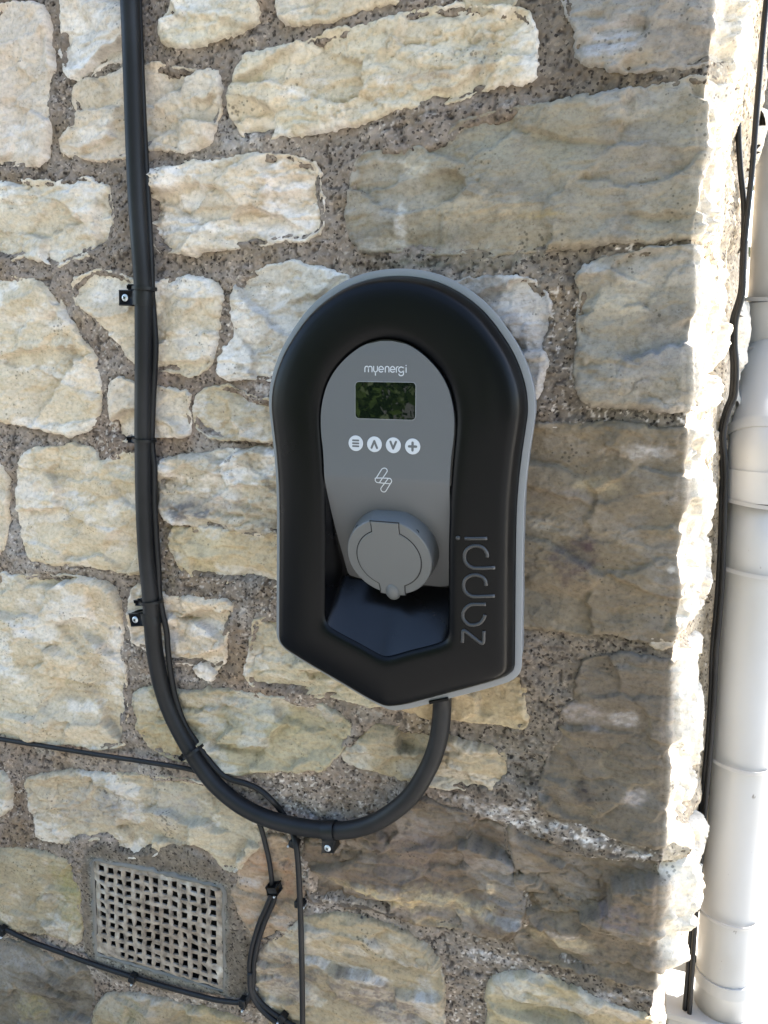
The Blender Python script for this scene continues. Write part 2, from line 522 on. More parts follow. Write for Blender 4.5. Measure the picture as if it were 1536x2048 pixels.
# stones traced from the photograph: outline in photograph pixels, sRGB of the clean face,
# relief (mm), ochre / grey / white share of staining, flag: 'q' = quoin that turns the corner
ST = [
 ([(-40,5),(60,8),(86,20),(91,60),(93,130),(90,200),(88,260),(85,315),(60,326),(-40,332)], (203,192,175), 4, .15,.05,.3,''),
 ([(116,-40),(120,30),(115,75),(113,105),(128,145),(150,150),(175,143),(200,118),(240,112),(262,108),(268,-40)], (206,202,192), 6, .12,.1,.4,''),
 ([(352,-40),(340,20),(325,45),(316,70),(335,82),(370,86),(410,78),(450,60),(503,52),(506,-40)], (205,196,172), 8, .4,.05,.3,''),
 ([(552,-40),(552,36),(590,40),(640,32),(690,20),(740,8),(790,-4),(800,-40)], (200,190,165), 6, .4,.1,.2,''),
 ([(930,-60),(935,4),(970,11),(1015,9),(1032,-20),(1034,-60)], (175,168,145), 5, .5,.2,.1,''),
 ([(145,172),(170,160),(200,155),(240,142),(270,132),(300,132),(340,132),(380,140),(420,140),(430,155),(430,210),(422,240),(413,262),(410,285),(365,297),(330,290),(290,293),(220,312),(150,312),(115,300),(113,280),(125,262),(148,250),(150,225),(143,200)], (204,191,170), 8, .3,.05,.3,''),
 ([(475,125),(490,115),(530,100),(600,88),(680,55),(720,48),(768,40),(810,28),(868,14),(930,10),(1033,15),(1060,45),(1068,90),(1068,145),(1045,158),(998,153),(975,167),(918,190),(838,202),(790,208),(750,230),(690,245),(565,262),(520,272),(480,270),(470,250),(457,205),(462,160)], (202,192,166), 9, .42,.15,.35,''),
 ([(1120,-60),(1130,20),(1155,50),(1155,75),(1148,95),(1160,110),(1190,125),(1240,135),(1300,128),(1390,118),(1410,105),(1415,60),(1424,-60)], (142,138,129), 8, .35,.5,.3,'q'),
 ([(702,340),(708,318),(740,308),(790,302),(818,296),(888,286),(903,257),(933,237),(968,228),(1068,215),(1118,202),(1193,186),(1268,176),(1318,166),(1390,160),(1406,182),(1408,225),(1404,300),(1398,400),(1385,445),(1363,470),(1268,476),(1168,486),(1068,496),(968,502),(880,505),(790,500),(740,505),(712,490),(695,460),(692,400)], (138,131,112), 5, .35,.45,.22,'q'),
 ([(-40,365),(60,362),(110,368),(150,362),(168,355),(180,372),(205,370),(213,390),(215,430),(218,455),(212,480),(190,500),(150,510),(105,530),(80,520),(60,505),(20,512),(-40,520)], (204,194,172), 8, .3,.03,.35,''),
 ([(292,350),(305,345),(340,335),(400,328),(450,322),(510,312),(560,310),(605,320),(630,335),(632,380),(640,410),(640,440),(632,462),(600,478),(560,470),(500,490),(440,488),(400,500),(330,500),(305,495),(296,450)], (206,196,175), 10, .32,.05,.45,''),
 ([(-40,552),(40,560),(80,565),(100,585),(120,620),(150,680),(180,705),(188,740),(190,800),(190,850),(160,862),(120,868),(60,850),(0,838),(-40,835)], (205,191,162), 6, .4,.06,.35,''),
 ([(138,565),(165,550),(195,542),(230,550),(272,565),(310,570),(350,558),(375,556),(410,565),(433,578),(432,610),(430,640),(420,690),(412,720),(395,745),(375,748),(360,740),(315,738),(285,730),(258,718),(240,690),(200,642),(165,615),(145,600)], (205,193,168), 6, .28,.06,.35,''),
 ([(470,560),(480,548),(520,540),(560,530),(590,522),(610,535),(660,545),(700,560),(700,765),(600,762),(530,758),(480,755),(440,752),(437,735),(440,715),(450,700),(465,680),(468,660),(460,640),(465,590)], (198,191,176), 7, .22,.22,.4,''),
 ([(900,572),(925,558),(990,562),(1062,554),(1068,580),(1093,598),(1100,640),(1097,680),(1088,722),(1078,790),(1060,800),(900,800),(890,650)], (164,159,152), 7, .15,.5,.35,''),
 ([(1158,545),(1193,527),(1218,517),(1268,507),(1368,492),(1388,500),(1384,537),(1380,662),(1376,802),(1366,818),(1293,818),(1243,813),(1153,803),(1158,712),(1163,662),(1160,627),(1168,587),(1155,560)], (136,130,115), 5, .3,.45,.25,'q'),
 ([(222,757),(250,765),(272,775),(315,780),(350,785),(372,790),(368,815),(374,835),(371,868),(340,872),(315,870),(270,878),(228,880),(222,860),(220,810)], (205,194,172), 5, .25,.05,.3,''),
 ([(392,785),(415,778),(465,780),(490,795),(540,805),(600,815),(600,880),(540,879),(470,875),(400,868),(390,850),(389,815)], (190,178,150), 10, .4,.15,.35,''),
 ([(40,920),(60,902),(125,896),(180,900),(188,928),(205,932),(228,915),(262,908),(292,912),(300,1000),(295,1090),(285,1145),(240,1142),(200,1130),(125,1130),(57,1120),(45,1085),(36,1030),(34,970)], (200,187,157), 6, .35,.08,.3,''),
 ([(316,925),(360,920),(400,912),(440,905),(480,908),(510,900),(550,905),(610,905),(610,1062),(545,1066),(480,1058),(400,1052),(350,1044),(318,1032),(315,980)], (186,178,158), 11, .25,.3,.5,''),
 ([(338,1062),(400,1060),(460,1066),(540,1074),(610,1072),(610,1182),(547,1173),(450,1163),(390,1158),(362,1140),(348,1112),(336,1085)], (190,174,138), 7, .5,.1,.3,''),
 ([(-40,915),(2,920),(8,1000),(10,1100),(-40,1120)], (196,184,158), 4, .3,.1,.2,''),
 ([(-40,1150),(60,1160),(130,1152),(185,1165),(222,1180),(230,1205),(236,1228),(232,1265),(234,1310),(242,1350),(246,1420),(240,1470),(236,1502),(150,1492),(60,1480),(-40,1466)], (198,185,157), 7, .35,.16,.35,''),
 ([(262,1178),(290,1180),(330,1195),(390,1200),(450,1206),(461,1225),(450,1268),(440,1285),(446,1318),(426,1345),(395,1328),(345,1330),(310,1322),(292,1298),(262,1286),(258,1240)], (200,188,165), 9, .3,.08,.4,''),
 ([(388,1340),(405,1331),(425,1347),(420,1357),(395,1352)], (205,200,190), 2, .1,.05,.3,''),
 ([(500,1250),(545,1240),(600,1260),(640,1300),(720,1370),(775,1405),(740,1412),(670,1396),(600,1390),(545,1384),(505,1376),(492,1362),(488,1335),(500,1305)], (186,174,146), 9, .4,.2,.4,''),
 ([(775,1402),(830,1385),(1038,1340),(1046,1380),(1050,1440),(1046,1457),(968,1445),(890,1434),(830,1428),(785,1416)], (196,174,132), 5, .3,.06,.1,''),
 ([(266,1386),(310,1380),(350,1392),(430,1384),(490,1394),(560,1402),(620,1410),(670,1432),(704,1455),(702,1475),(668,1512),(648,1538),(600,1542),(520,1540),(487,1550),(440,1540),(380,1526),(330,1518),(300,1500),(280,1475),(272,1425)], (176,164,130), 9, .45,.15,.3,''),
 ([(714,1462),(740,1455),(800,1464),(868,1474),(918,1488),(993,1508),(1016,1530),(1012,1565),(960,1590),(900,1578),(850,1575),(790,1555),(740,1540),(690,1535),(680,1515),(705,1485)], (182,166,130), 7, .4,.25,.3,''),
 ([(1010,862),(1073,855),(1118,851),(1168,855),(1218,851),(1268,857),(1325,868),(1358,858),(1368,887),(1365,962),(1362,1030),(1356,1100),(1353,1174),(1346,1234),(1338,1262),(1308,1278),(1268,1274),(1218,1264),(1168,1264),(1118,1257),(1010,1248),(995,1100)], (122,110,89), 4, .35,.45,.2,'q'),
 ([(1306,1287),(1325,1275),(1340,1271),(1342,1288),(1330,1297),(1312,1302)], (165,152,128), 2, .3,.2,.2,''),
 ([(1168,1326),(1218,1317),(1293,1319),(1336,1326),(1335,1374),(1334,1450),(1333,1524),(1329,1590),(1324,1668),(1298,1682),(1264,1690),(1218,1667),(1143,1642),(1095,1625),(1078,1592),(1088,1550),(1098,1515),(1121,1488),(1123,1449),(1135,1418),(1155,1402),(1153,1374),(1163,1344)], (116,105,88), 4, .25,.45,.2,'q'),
 ([(47,1562),(90,1557),(150,1547),(250,1556),(330,1562),(400,1570),(450,1590),(500,1625),(530,1650),(520,1690),(480,1735),(455,1745),(438,1732),(415,1700),(380,1682),(320,1684),(300,1715),(250,1715),(225,1705),(218,1680),(165,1678),(135,1690),(75,1680),(65,1640),(62,1600)], (186,173,145), 8, .35,.2,.35,''),
 ([(-40,1545),(5,1550),(15,1580),(18,1600),(8,1630),(-40,1640)], (186,175,150), 5, .3,.1,.3,''),
 ([(-40,1695),(50,1705),(100,1720),(145,1728),(150,1760),(153,1790),(156,1880),(140,1890),(75,1866),(20,1855),(-40,1845)], (166,154,122), 5, .4,.25,.35,''),
 ([(-40,1882),(50,1897),(125,1922),(172,1938),(180,1985),(182,2100),(-40,2100)], (122,113,97), 6, .2,.5,.25,''),
 ([(190,2002),(245,1992),(330,2007),(430,2035),(505,2045),(525,2100),(190,2100)], (150,136,104), 7, .45,.3,.2,''),
 ([(545,1885),(590,1850),(612,1834),(680,1835),(768,1860),(825,1880),(866,1915),(883,1960),(880,2100),(560,2100),(530,2015),(512,1975),(510,1922)], (168,152,118), 6, .4,.3,.3,''),
 ([(605,1682),(640,1666),(700,1656),(780,1640),(830,1612),(850,1605),(918,1632),(1000,1644),(1012,1675),(1020,1720),(1030,1780),(1050,1830),(1010,1890),(965,1878),(933,1855),(870,1858),(800,1840),(740,1822),(675,1812),(618,1806),(608,1740)], (122,106,88), 9, .35,.4,.4,''),
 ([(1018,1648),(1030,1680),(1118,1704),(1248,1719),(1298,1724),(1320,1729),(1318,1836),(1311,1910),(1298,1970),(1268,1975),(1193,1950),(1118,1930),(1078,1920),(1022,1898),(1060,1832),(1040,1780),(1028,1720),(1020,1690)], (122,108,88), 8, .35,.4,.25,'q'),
 ([(978,1985),(985,1962),(1033,1955),(1095,1962),(1168,2000),(1243,2030),(1296,2046),(1300,2100),(978,2100)], (182,166,126), 6, .35,.15,.3,'q'),
 ([(470,1765),(500,1702),(540,1672),(582,1690),(592,1740),(598,1800),(596,1838),(550,1875),(512,1888),(494,1850),(470,1805)], (165,140,112), 6, .3,.2,.3,''),
]
# stains and lichens with a shape of their own: centre px, radii px, sRGB, strength, noise scale
STAINS = [
 (1150,1125,45,55,(78,66,66),.75), (1175,1095,14,14,(80,62,66),.8), (1065,1125,20,14,(85,78,70),.6),
 (1095,1205,10,10,(80,72,64),.7),
 (370,1022,50,16,(92,92,96),.8), (525,1060,14,18,(110,106,104),.6), (430,1010,70,18,(150,146,142),.6),
 (215,1612,55,42,(140,140,140),.65), (150,1620,40,40,(150,146,138),.5), (350,1620,60,30,(160,155,150),.5),
 (140,1800,34,75,(132,126,70),.6), (120,1760,30,30,(140,134,66),.5), (85,1870,60,16,(110,100,80),.5),
 (120,700,22,14,(150,145,135),.5), (75,770,40,30,(200,170,120),.4), (170,770,30,50,(205,175,120),.4), (130,725,16,10,(120,118,110),.5),
 (50,1230,22,22,(165,160,145),.6), (170,1385,18,12,(130,110,80),.6), (82,1415,16,16,(150,140,120),.5),(180,1340,40,70,(170,158,132),.4),
 (1225,70,55,45,(190,190,194),.55), (1180,95,24,20,(186,186,190),.5), (1340,60,60,55,(128,124,118),.5), (1250,115,90,20,(160,142,104),.5),
 (820,330,40,25,(205,195,170),.5), (800,430,12,60,(200,200,195),.6), (760,490,60,14,(195,190,175),.5), (1280,330,110,80,(128,124,116),.6), (1090,430,60,10,(150,132,80),.6),
 (930,420,140,30,(185,170,140),.5), (980,290,60,50,(150,148,128),.5), (1120,290,60,40,(148,138,108),.5),
 (1300,590,18,12,(100,98,92),.7), (1315,640,12,14,(105,102,96),.7), (1330,700,50,30,(128,128,126),.6), (1290,730,60,40,(124,122,120),.55), (1240,600,70,50,(186,176,150),.5), (1190,535,60,14,(165,170,170),.5),
 (1280,905,80,20,(182,180,178),.6), (1340,1000,40,26,(150,150,150),.5), (1090,1050,40,16,(178,168,148),.5), (1200,970,60,18,(176,158,116),.5), (1120,990,90,16,(120,112,104),.5), (1340,1140,16,12,(196,196,190),.8),
 (1180,1430,60,30,(150,142,138),.6), (1245,1440,28,16,(176,172,170),.6), (1270,1600,26,20,(176,168,164),.6), (1165,1590,20,22,(52,46,46),.85), (1180,1608,12,10,(50,45,45),.85),
 (560,1950,70,60,(105,92,86),.7), (760,2000,120,40,(108,96,90),.75), (700,1945,120,8,(205,203,198),.6), (850,1990,24,30,(190,190,188),.6),
 (760,1790,130,18,(196,172,118),.7), (900,1810,100,22,(196,176,128),.6), (980,1785,12,20,(214,190,150),.8), (860,1850,60,12,(188,164,110),.4), (900,1830,70,14,(146,142,138),.4), (1060,1855,80,9,(200,196,190),.6),
 (790,1690,120,60,(104,90,84),.6), (1240,1830,50,30,(112,100,104),.5), (1130,1890,60,14,(196,176,130),.5), (1290,1715,26,9,(208,208,206),.8),
 (515,1725,40,24,(156,116,84),.55), (572,1760,16,40,(160,118,86),.6), (500,1765,24,10,(176,172,168),.6),
 (110,1985,60,46,(70,64,56),.75), (60,2010,30,30,(150,138,80),.5), (40,1920,60,14,(150,146,140),.5),
 (300,1990,90,20,(165,166,162),.6), (420,2030,70,30,(176,156,106),.6), (270,2030,30,30,(120,116,70),.5),
 (520,1445,100,30,(166,154,104),.35), (330,1470,60,24,(172,154,108),.35), (410,1410,50,12,(198,194,186),.5), (640,1430,40,14,(170,164,158),.5),
 (960,80,30,90,(170,165,150),.5), (985,90,14,70,(165,140,92),.55), (740,190,60,20,(160,135,84),.55), (870,150,110,16,(172,142,110),.45),
 (535,600,12,60,(172,155,120),.5), (590,620,22,18,(165,150,125),.5), (560,640,60,60,(210,208,204),.4),
 (380,590,20,10,(140,138,134),.5), (360,690,16,14,(160,155,145),.5), (480,735,12,8,(130,115,85),.6),
 (505,1300,20,40,(135,124,96),.6), (540,1320,40,24,(196,192,184),.5), (1020,1345,20,26,(176,150,110),.4),
]
# white lime and efflorescence on the joints, dark algae
JOINT_STAINS = [
 (1040,1640,70,34,(212,212,210),.85), (1150,1668,110,20,(212,212,210),.85), (960,1615,60,20,(190,188,185),.6), (880,1590,40,14,(180,178,175),.5), (1270,1716,34,8,(215,215,215),.8),
 (515,785,50,20,(205,205,205),.6), (480,285,70,14,(188,190,190),.6), (330,330,80,14,(175,175,175),.5), (990,200,140,20,(150,150,150),.4), (1330,2010,60,12,(205,205,205),.6), (1020,1935,80,14,(190,190,190),.6), (1230,2005,50,12,(205,205,205),.6),
 (650,1830,60,12,(205,200,195),.6), (395,1365,60,8,(195,195,195),.6), (300,1358,40,12,(180,180,178),.5), (100,890,70,12,(178,178,176),.5), (110,1140,60,10,(180,180,178),.5), (740,1435,60,14,(175,175,172),.5), (560,1650,80,12,(150,150,152),.4),
 (700,1565,160,16,(150,134,118),.5), (720,1610,120,26,(112,96,78),.5), (640,1640,50,14,(120,122,130),.5), (1050,1560,24,24,(70,68,56),.6), (900,520,160,20,(96,98,86),.5), (1100,500,80,20,(100,98,92),.4),
 (330,1150,20,50,(96,88,62),.5), (330,1060,14,50,(110,100,70),.5), (1040,1500,80,60,(104,96,80),.4), (1140,560,20,60,(88,86,84),.4), (250,1880,6,6,(100,100,100),.2),
 (80,1720,120,40,(110,98,80),.4), (470,1800,20,100,(140,132,120),.4),(640,1700,26,60,(104,88,72),.5),(540,1800,60,80,(160,150,138),.4),
]
# smooth cement dabbed round the air brick, outline in px
SMOOTH = [(158,1700),(200,1688),(330,1690),(400,1700),(440,1740),(462,1765),(470,1850),(500,1900),(505,1990),(440,2000),(300,1985),(180,1945),(160,1900)]
AIRBRICK = [(186,1722), (442,1776), (446,1982), (194,1908)]


def poly_world(px, Y=WALL - 0.004):
    return np.array([at(x, y, Y)[[0, 2]] for x, y in px])


def chaikin(P, n=2):
    for _ in range(n):
        Q = np.roll(P, -1, 0)
        P = np.stack([0.75 * P + 0.25 * Q, 0.25 * P + 0.75 * Q], 1).reshape(-1, 2)
    return P


def signed_dist(P, x, z):
    """positive inside the polygon"""
    A, B = P, np.roll(P, -1, 0)
    d2 = np.full(x.shape, 1e9)
    ins = np.zeros(x.shape, bool)
    for (ax, az), (bx, bz) in zip(A, B):
        ex, ez = bx - ax, bz - az
        l2 = ex * ex + ez * ez + 1e-18
        t = np.clip(((x - ax) * ex + (z - az) * ez) / l2, 0, 1)
        dx, dz = x - ax - t * ex, z - az - t * ez
        d2 = np.minimum(d2, dx * dx + dz * dz)
        c = (az > z) != (bz > z)
        if abs(ez) > 1e-15:
            ins ^= c & (x < ex * (z - az) / ez + ax)
    d = np.sqrt(d2)
    return np.where(ins, d, -d)


def stain_mask(u, z, st):
    cx, cyy, rx, ry = st[:4]
    c = at(cx, cyy, WALL - 0.004)
    k = at(cx + rx, cyy, WALL - 0.004)[0] - c[0]
    kz = c[2] - at(cx, cyy + ry, WALL - 0.004)[2]
    dx, dz = (u - c[0]) / k, (z - c[2]) / kz
    near = (np.abs(dx) < 2.2) & (np.abs(dz) < 2.2)
    m = np.zeros(u.shape)
    if near.any():
        un, zn = u[near], z[near]
        r = np.sqrt(dx[near] ** 2 + dz[near] ** 2) + 0.75 * fbm(un * 55, zn * 55, int(cx) % 97, 4, 0.65)
        tex = 0.45 + 0.55 * sstep(-0.15, 0.25, fbm(un * 120, zn * 230, int(cyy) % 89, 4, 0.65))
        m[near] = sstep(1.25, 0.45, r) * st[5] * tex
    return m


def stone_relief(u, z, sd, rel, seed, P):
    """height (m) of a rock-faced stone: facets, bedding ledges, chips, rounded edge"""
    rs = np.random.RandomState(seed)
    amp = rel * 0.001
    c = P.mean(0)
    w, hgt = np.ptp(P[:, 0]), np.ptp(P[:, 1])
    wx = u + 0.012 * fbm(u * 26, z * 26, seed + 3, 3) + 0.004 * fbm(u * 110, z * 110, seed + 5, 2)
    wz = z + 0.008 * fbm(u * 20, z * 34, seed + 9, 3) + 0.003 * fbm(u * 110, z * 110, seed + 6, 2)
    # facets: tilted planes broken along warped cell borders, longer than high
    n = max(3, int(w * hgt / (0.055 * 0.028)))
    n = min(n, 26)
    fx = c[0] + (rs.rand(n) - 0.5) * w
    fz = c[1] + (rs.rand(n) - 0.5) * hgt
    ta, tb, tc = rs.randn(n) * 0.10, rs.randn(n) * 0.16 + 0.03, rs.randn(n) * 0.42 * amp
    best = np.full(u.shape, 1e9); sec = np.full(u.shape, 1e9)
    hf = np.zeros(u.shape); hs = np.zeros(u.shape)
    for k in range(n):
        d = ((wx - fx[k]) / 1.9) ** 2 + (wz - fz[k]) ** 2
        hk = ta[k] * (wx - fx[k]) + tb[k] * (wz - fz[k]) + tc[k]
        b = d < best
        s2 = (~b) & (d < sec)
        sec = np.where(b, best, np.where(s2, d, sec)); hs = np.where(b, hf, np.where(s2, hk, hs))
        best = np.where(b, d, best); hf = np.where(b, hk, hf)
    edge = np.sqrt(sec) - np.sqrt(best)
    bl = 0.5 * sstep(0.0022, 0.0, edge)
    hfac = hf * (1 - bl) + hs * bl
    # bedding ledges
    q = (z + 0.02 * fbm(u * 9, z * 9, seed + 21, 3)) / (0.016 + 0.008 * rs.rand()) + 1.1 * fbm(u * 14, z * 40, seed + 23, 3)
    fr = q - np.floor(q)
    led = sstep(0.0, 0.16, fr) - fr
    lm = sstep(-0.15, 0.35, fbm(u * 16, z * 28, seed + 25, 3))
    hfac = 1.3 * amp * np.tanh(hfac / (1.3 * amp))
    h = hfac * 1.25 + amp * (0.75 * fbm(u * 11, z * 15, seed + 31, 4) + 0.42 * led * lm)
    wr = 0.25 + 0.75 * sstep(-0.1, 0.35, fbm(u * 13, z * 17, seed + 32, 3))
    h = h + amp * 0.34 * wr * fbm(u * 26, z * 85, seed + 33, 5, 0.6)
    # spalled flakes: thin sheets broken off along sharp irregular edges
    for fq, th, dp in ((13, 0.06, 0.34), (24, 0.16, 0.22), (44, 0.20, 0.14)):
        nn = fbm(u * fq, z * fq * 1.8, seed + 34 + fq, 5, 0.58)
        h = h - amp * dp * sstep(th, th + 0.045, nn) * (0.4 + 0.6 * wr)
    h = h + amp * 0.11 * fbm(u * 150, z * 260, seed + 37, 3, 0.6)
    rd = np.abs(fbm(u * 24, z * 40, seed + 41, 3))
    h = h - amp * 0.35 * sstep(0.05, 0.0, rd) * sstep(0.1, 0.5, fbm(u * 9, z * 9, seed + 43, 2))
    h = h + 0.00035 * fbm(u * 420, z * 420, seed + 47, 2)
    R = 0.0022 + 0.0022 * rs.rand()
    t = np.clip((sd + 0.0035) / R, 0, 1)
    env = np.sqrt(np.clip(t * (2 - t), 0, 1))
    base = 0.0012 + 0.0020 * rs.rand()
    rough = 0.0045 * sstep(0.020, 0.0, sd) * fbm(u * 45, z * 45, seed + 49, 4, 0.6)
    return -0.014 + (0.014 + base) * env + h * sstep(-0.004, 0.004, sd) + rough, edge


OCHRE, GREY, WHITE = lin((172, 154, 118)), lin((116, 113, 108)), lin((224, 222, 216))
ALB = 1 / 1.15


def stone_colour(u, z, base, ko, kg, kw, seed, edge, h):
    b = lin(base)
    col = np.tile(b, (len(u), 1))

    def mix(c, m):
        return col * (1 - m[:, None]) + c * m[:, None]
    m = sstep(0.04, 0.40, fbm(u * 13, z * 36, seed + 51, 6, 0.62)) * ko * 0.85
    col = mix(OCHRE * (b.mean() / lin((185, 175, 150)).mean()) ** 0.6, np.clip(m, 0, 1))
    m = sstep(0.05, 0.5, fbm(u * 20, z * 26, seed + 53, 6, 0.66)) * kg
    col = mix(GREY * 0.85, np.clip(m, 0, 1))
    m = sstep(0.08, 0.30, fbm(u * 16, z * 30, seed + 55, 6, 0.62)) * min(kw * 1.6 * min(b.mean() / 0.42, 1.0), 0.85)
    col = mix(WHITE * (0.5 + 0.5 * b.mean() / lin((200, 190, 170)).mean()), np.clip(m, 0, 1))
    v = 1 + 0.16 * fbm(u * 40, z * 60, seed + 57, 5, 0.65) + 0.10 * fbm(u * 260, z * 260, seed + 59, 2)
    pink = fbm(u * 8, z * 8, seed + 61, 3)
    col = col * v[:, None] * (1 + 0.06 * pink[:, None] * np.array((1.0, 0.0, -0.6)))
    # rusty hairline along breaks between facets
    m = sstep(0.0035, 0.0, edge) * sstep(-0.1, 0.3, fbm(u * 30, z * 30, seed + 63, 2)) * 0.35
    col = mix(OCHRE * 0.62, m)
    return col


def grid_quads(mask):
    """vertex mask on a regular grid -> used vertex index map and quads with all four corners in the mask"""
    ok = mask[:-1, :-1] & mask[1:, :-1] & mask[:-1, 1:] & mask[1:, 1:]
    ii, jj = np.nonzero(ok)
    use = np.zeros(mask.shape, bool)
    for a in (0, 1):
        for b in (0, 1):
            use[ii + a, jj + b] = True
    idx = np.full(mask.shape, -1, np.int64)
    idx[use] = np.arange(use.sum())
    q = np.stack([idx[ii, jj], idx[ii, jj + 1], idx[ii + 1, jj + 1], idx[ii + 1, jj]], 1)
    return use, q


wall = empty('stone_wall', (-0.3, WALL, 0.0), 'rubble limestone house wall with thick gritty mortar joints', 'wall')

STEP = 0.0014
U0, U1 = -0.92, 0.20
Z0, Z1 = EYE - 1.02, EYE + 0.42
ug = np.arange(U0, U1, STEP)
zg = np.arange(Z0, Z1, STEP)
GU, GZ = np.meshgrid(ug, zg)
JIT = 0.0034 * fbm(GU * 55, GZ * 55, 201, 3) + 0.0016 * fbm(GU * 260, GZ * 260, 202, 2)
BEST = np.full(GU.shape, -1.0)
ab_poly = poly_world(AIRBRICK, WALL - 0.002)
AB_SD = signed_dist(ab_poly, GU, GZ)


def quoin_poly(P, seed):
    rs = np.random.RandomState(seed + 900)
    P = P.copy()
    ln = 0.085 + 0.07 * rs.rand()
    xa = arris(P[:, 1])
    m = P[:, 0] > xa - 0.014
    zt, zb = P[m, 1].max(), P[m, 1].min()
    keep = P[~m]
    # rebuild: walk the kept chain, then the end on the return face
    i0 = np.nonzero(m)[0]
    k = len(P)
    start = [i for i in i0 if not m[(i - 1) % k]][0]
    P2 = np.roll(P, -start, 0)
    m2 = np.roll(m, -start)
    chain = P2[~m2]
    edgep = P2[m2]
    a, b = edgep[0], edgep[-1]
    e = ln
    dz = (b[1] - a[1])
    end = [(arris(a[1]) + 0.02, a[1]), (arris(a[1]) + e * 0.8, a[1] + 0.003 * rs.randn()), (arris(a[1]) + e, a[1] + dz * 0.12), (arris(b[1]) + e * (0.95 + 0.1 * rs.rand()), a[1] + dz * 0.85), (arris(b[1]) + e * 0.8, b[1] + 0.003 * rs.randn()), (arris(b[1]) + 0.02, b[1])]
    return np.vstack([np.array(end), chain])


def add_stone(P, base, rel, ko, kg, kw, seed, gu, gz, jit, best, stains=True, rough=1.0):
    """one stone as an object of its own on the given grid"""
    P = chaikin(P, 2)
    lo, hi = P.min(0) - 0.012, P.max(0) + 0.012
    j0, j1 = np.searchsorted(gu[0], lo[0]), np.searchsorted(gu[0], hi[0])
    i0, i1 = np.searchsorted(gz[:, 0], lo[1]), np.searchsorted(gz[:, 0], hi[1])
    if j1 - j0 < 3 or i1 - i0 < 3:
        return
    u, z = gu[i0:i1, j0:j1], gz[i0:i1, j0:j1]
    sd = signed_dist(P, u, z) + jit[i0:i1, j0:j1] * rough + 0.0018
    best[i0:i1, j0:j1] = np.maximum(best[i0:i1, j0:j1], sd)
    use, q = grid_quads(sd > -0.005)
    if not len(q):
        return
    uu, zz, ss = u[use], z[use], sd[use]
    h, edge = stone_relief(uu, zz, ss, rel, seed, P)
    t = uu - arris(zz)
    # the return face is left rock-faced: it swells beyond the arris
    if t.max() > 0:
        sw = sstep(0.0, 0.03, t) * sstep(0.0, 0.022, ss)
        h = h + sw * (0.002 + 0.007 * fbm(uu * 20, zz * 16, seed + 71, 2))
        # the arris was knocked off in angular spalls
        sp_ = fbm(uu * 34, zz * 26, seed + 74, 4, 0.55)
        h = h - sstep(0.0, 0.01, t) * 0.007 * sstep(0.05, 0.12, sp_)
    col = stone_colour(uu, zz, base, ko, kg, kw, seed, edge, h)
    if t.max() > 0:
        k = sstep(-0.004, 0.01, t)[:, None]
        col = col * (1 - k) + (lin((216, 208, 188)) * (1 + 0.2 * fbm(uu * 30, zz * 40, seed + 73, 4))[:, None]) * k  # return face whitened: the sun's glare is painted into its colour
    if stains:
        for stn in STAINS:
            mk = stain_mask(uu, zz, stn)
            if mk.any():
                col = col * (1 - mk[:, None]) + lin(stn[4]) * mk[:, None]
    lum = (col @ np.array((0.3, 0.6, 0.1)))[:, None]
    col = (lum + 0.82 * (col - lum)) * np.array((1.07, 1.035, 1.0))
    fast_mesh('stone', fold(uu, zz, h), q, M_STONE, wall, np.clip(col * ALB * np.array((1.13, 1.10, 1.105)), 0.01, 0.85))


for i, (px, base, rel, ko, kg, kw, fl) in enumerate(ST):
    P = poly_world(px)
    cpx_, cpy_ = np.mean([q[0] for q in px]), np.mean([q[1] for q in px])
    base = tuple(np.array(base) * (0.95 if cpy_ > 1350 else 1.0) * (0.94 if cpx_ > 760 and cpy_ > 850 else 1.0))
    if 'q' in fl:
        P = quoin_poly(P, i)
    add_stone(P, base, rel, ko, kg, kw, 300 + i * 71 + (5 if i == 29 else 0), GU, GZ, JIT, BEST)


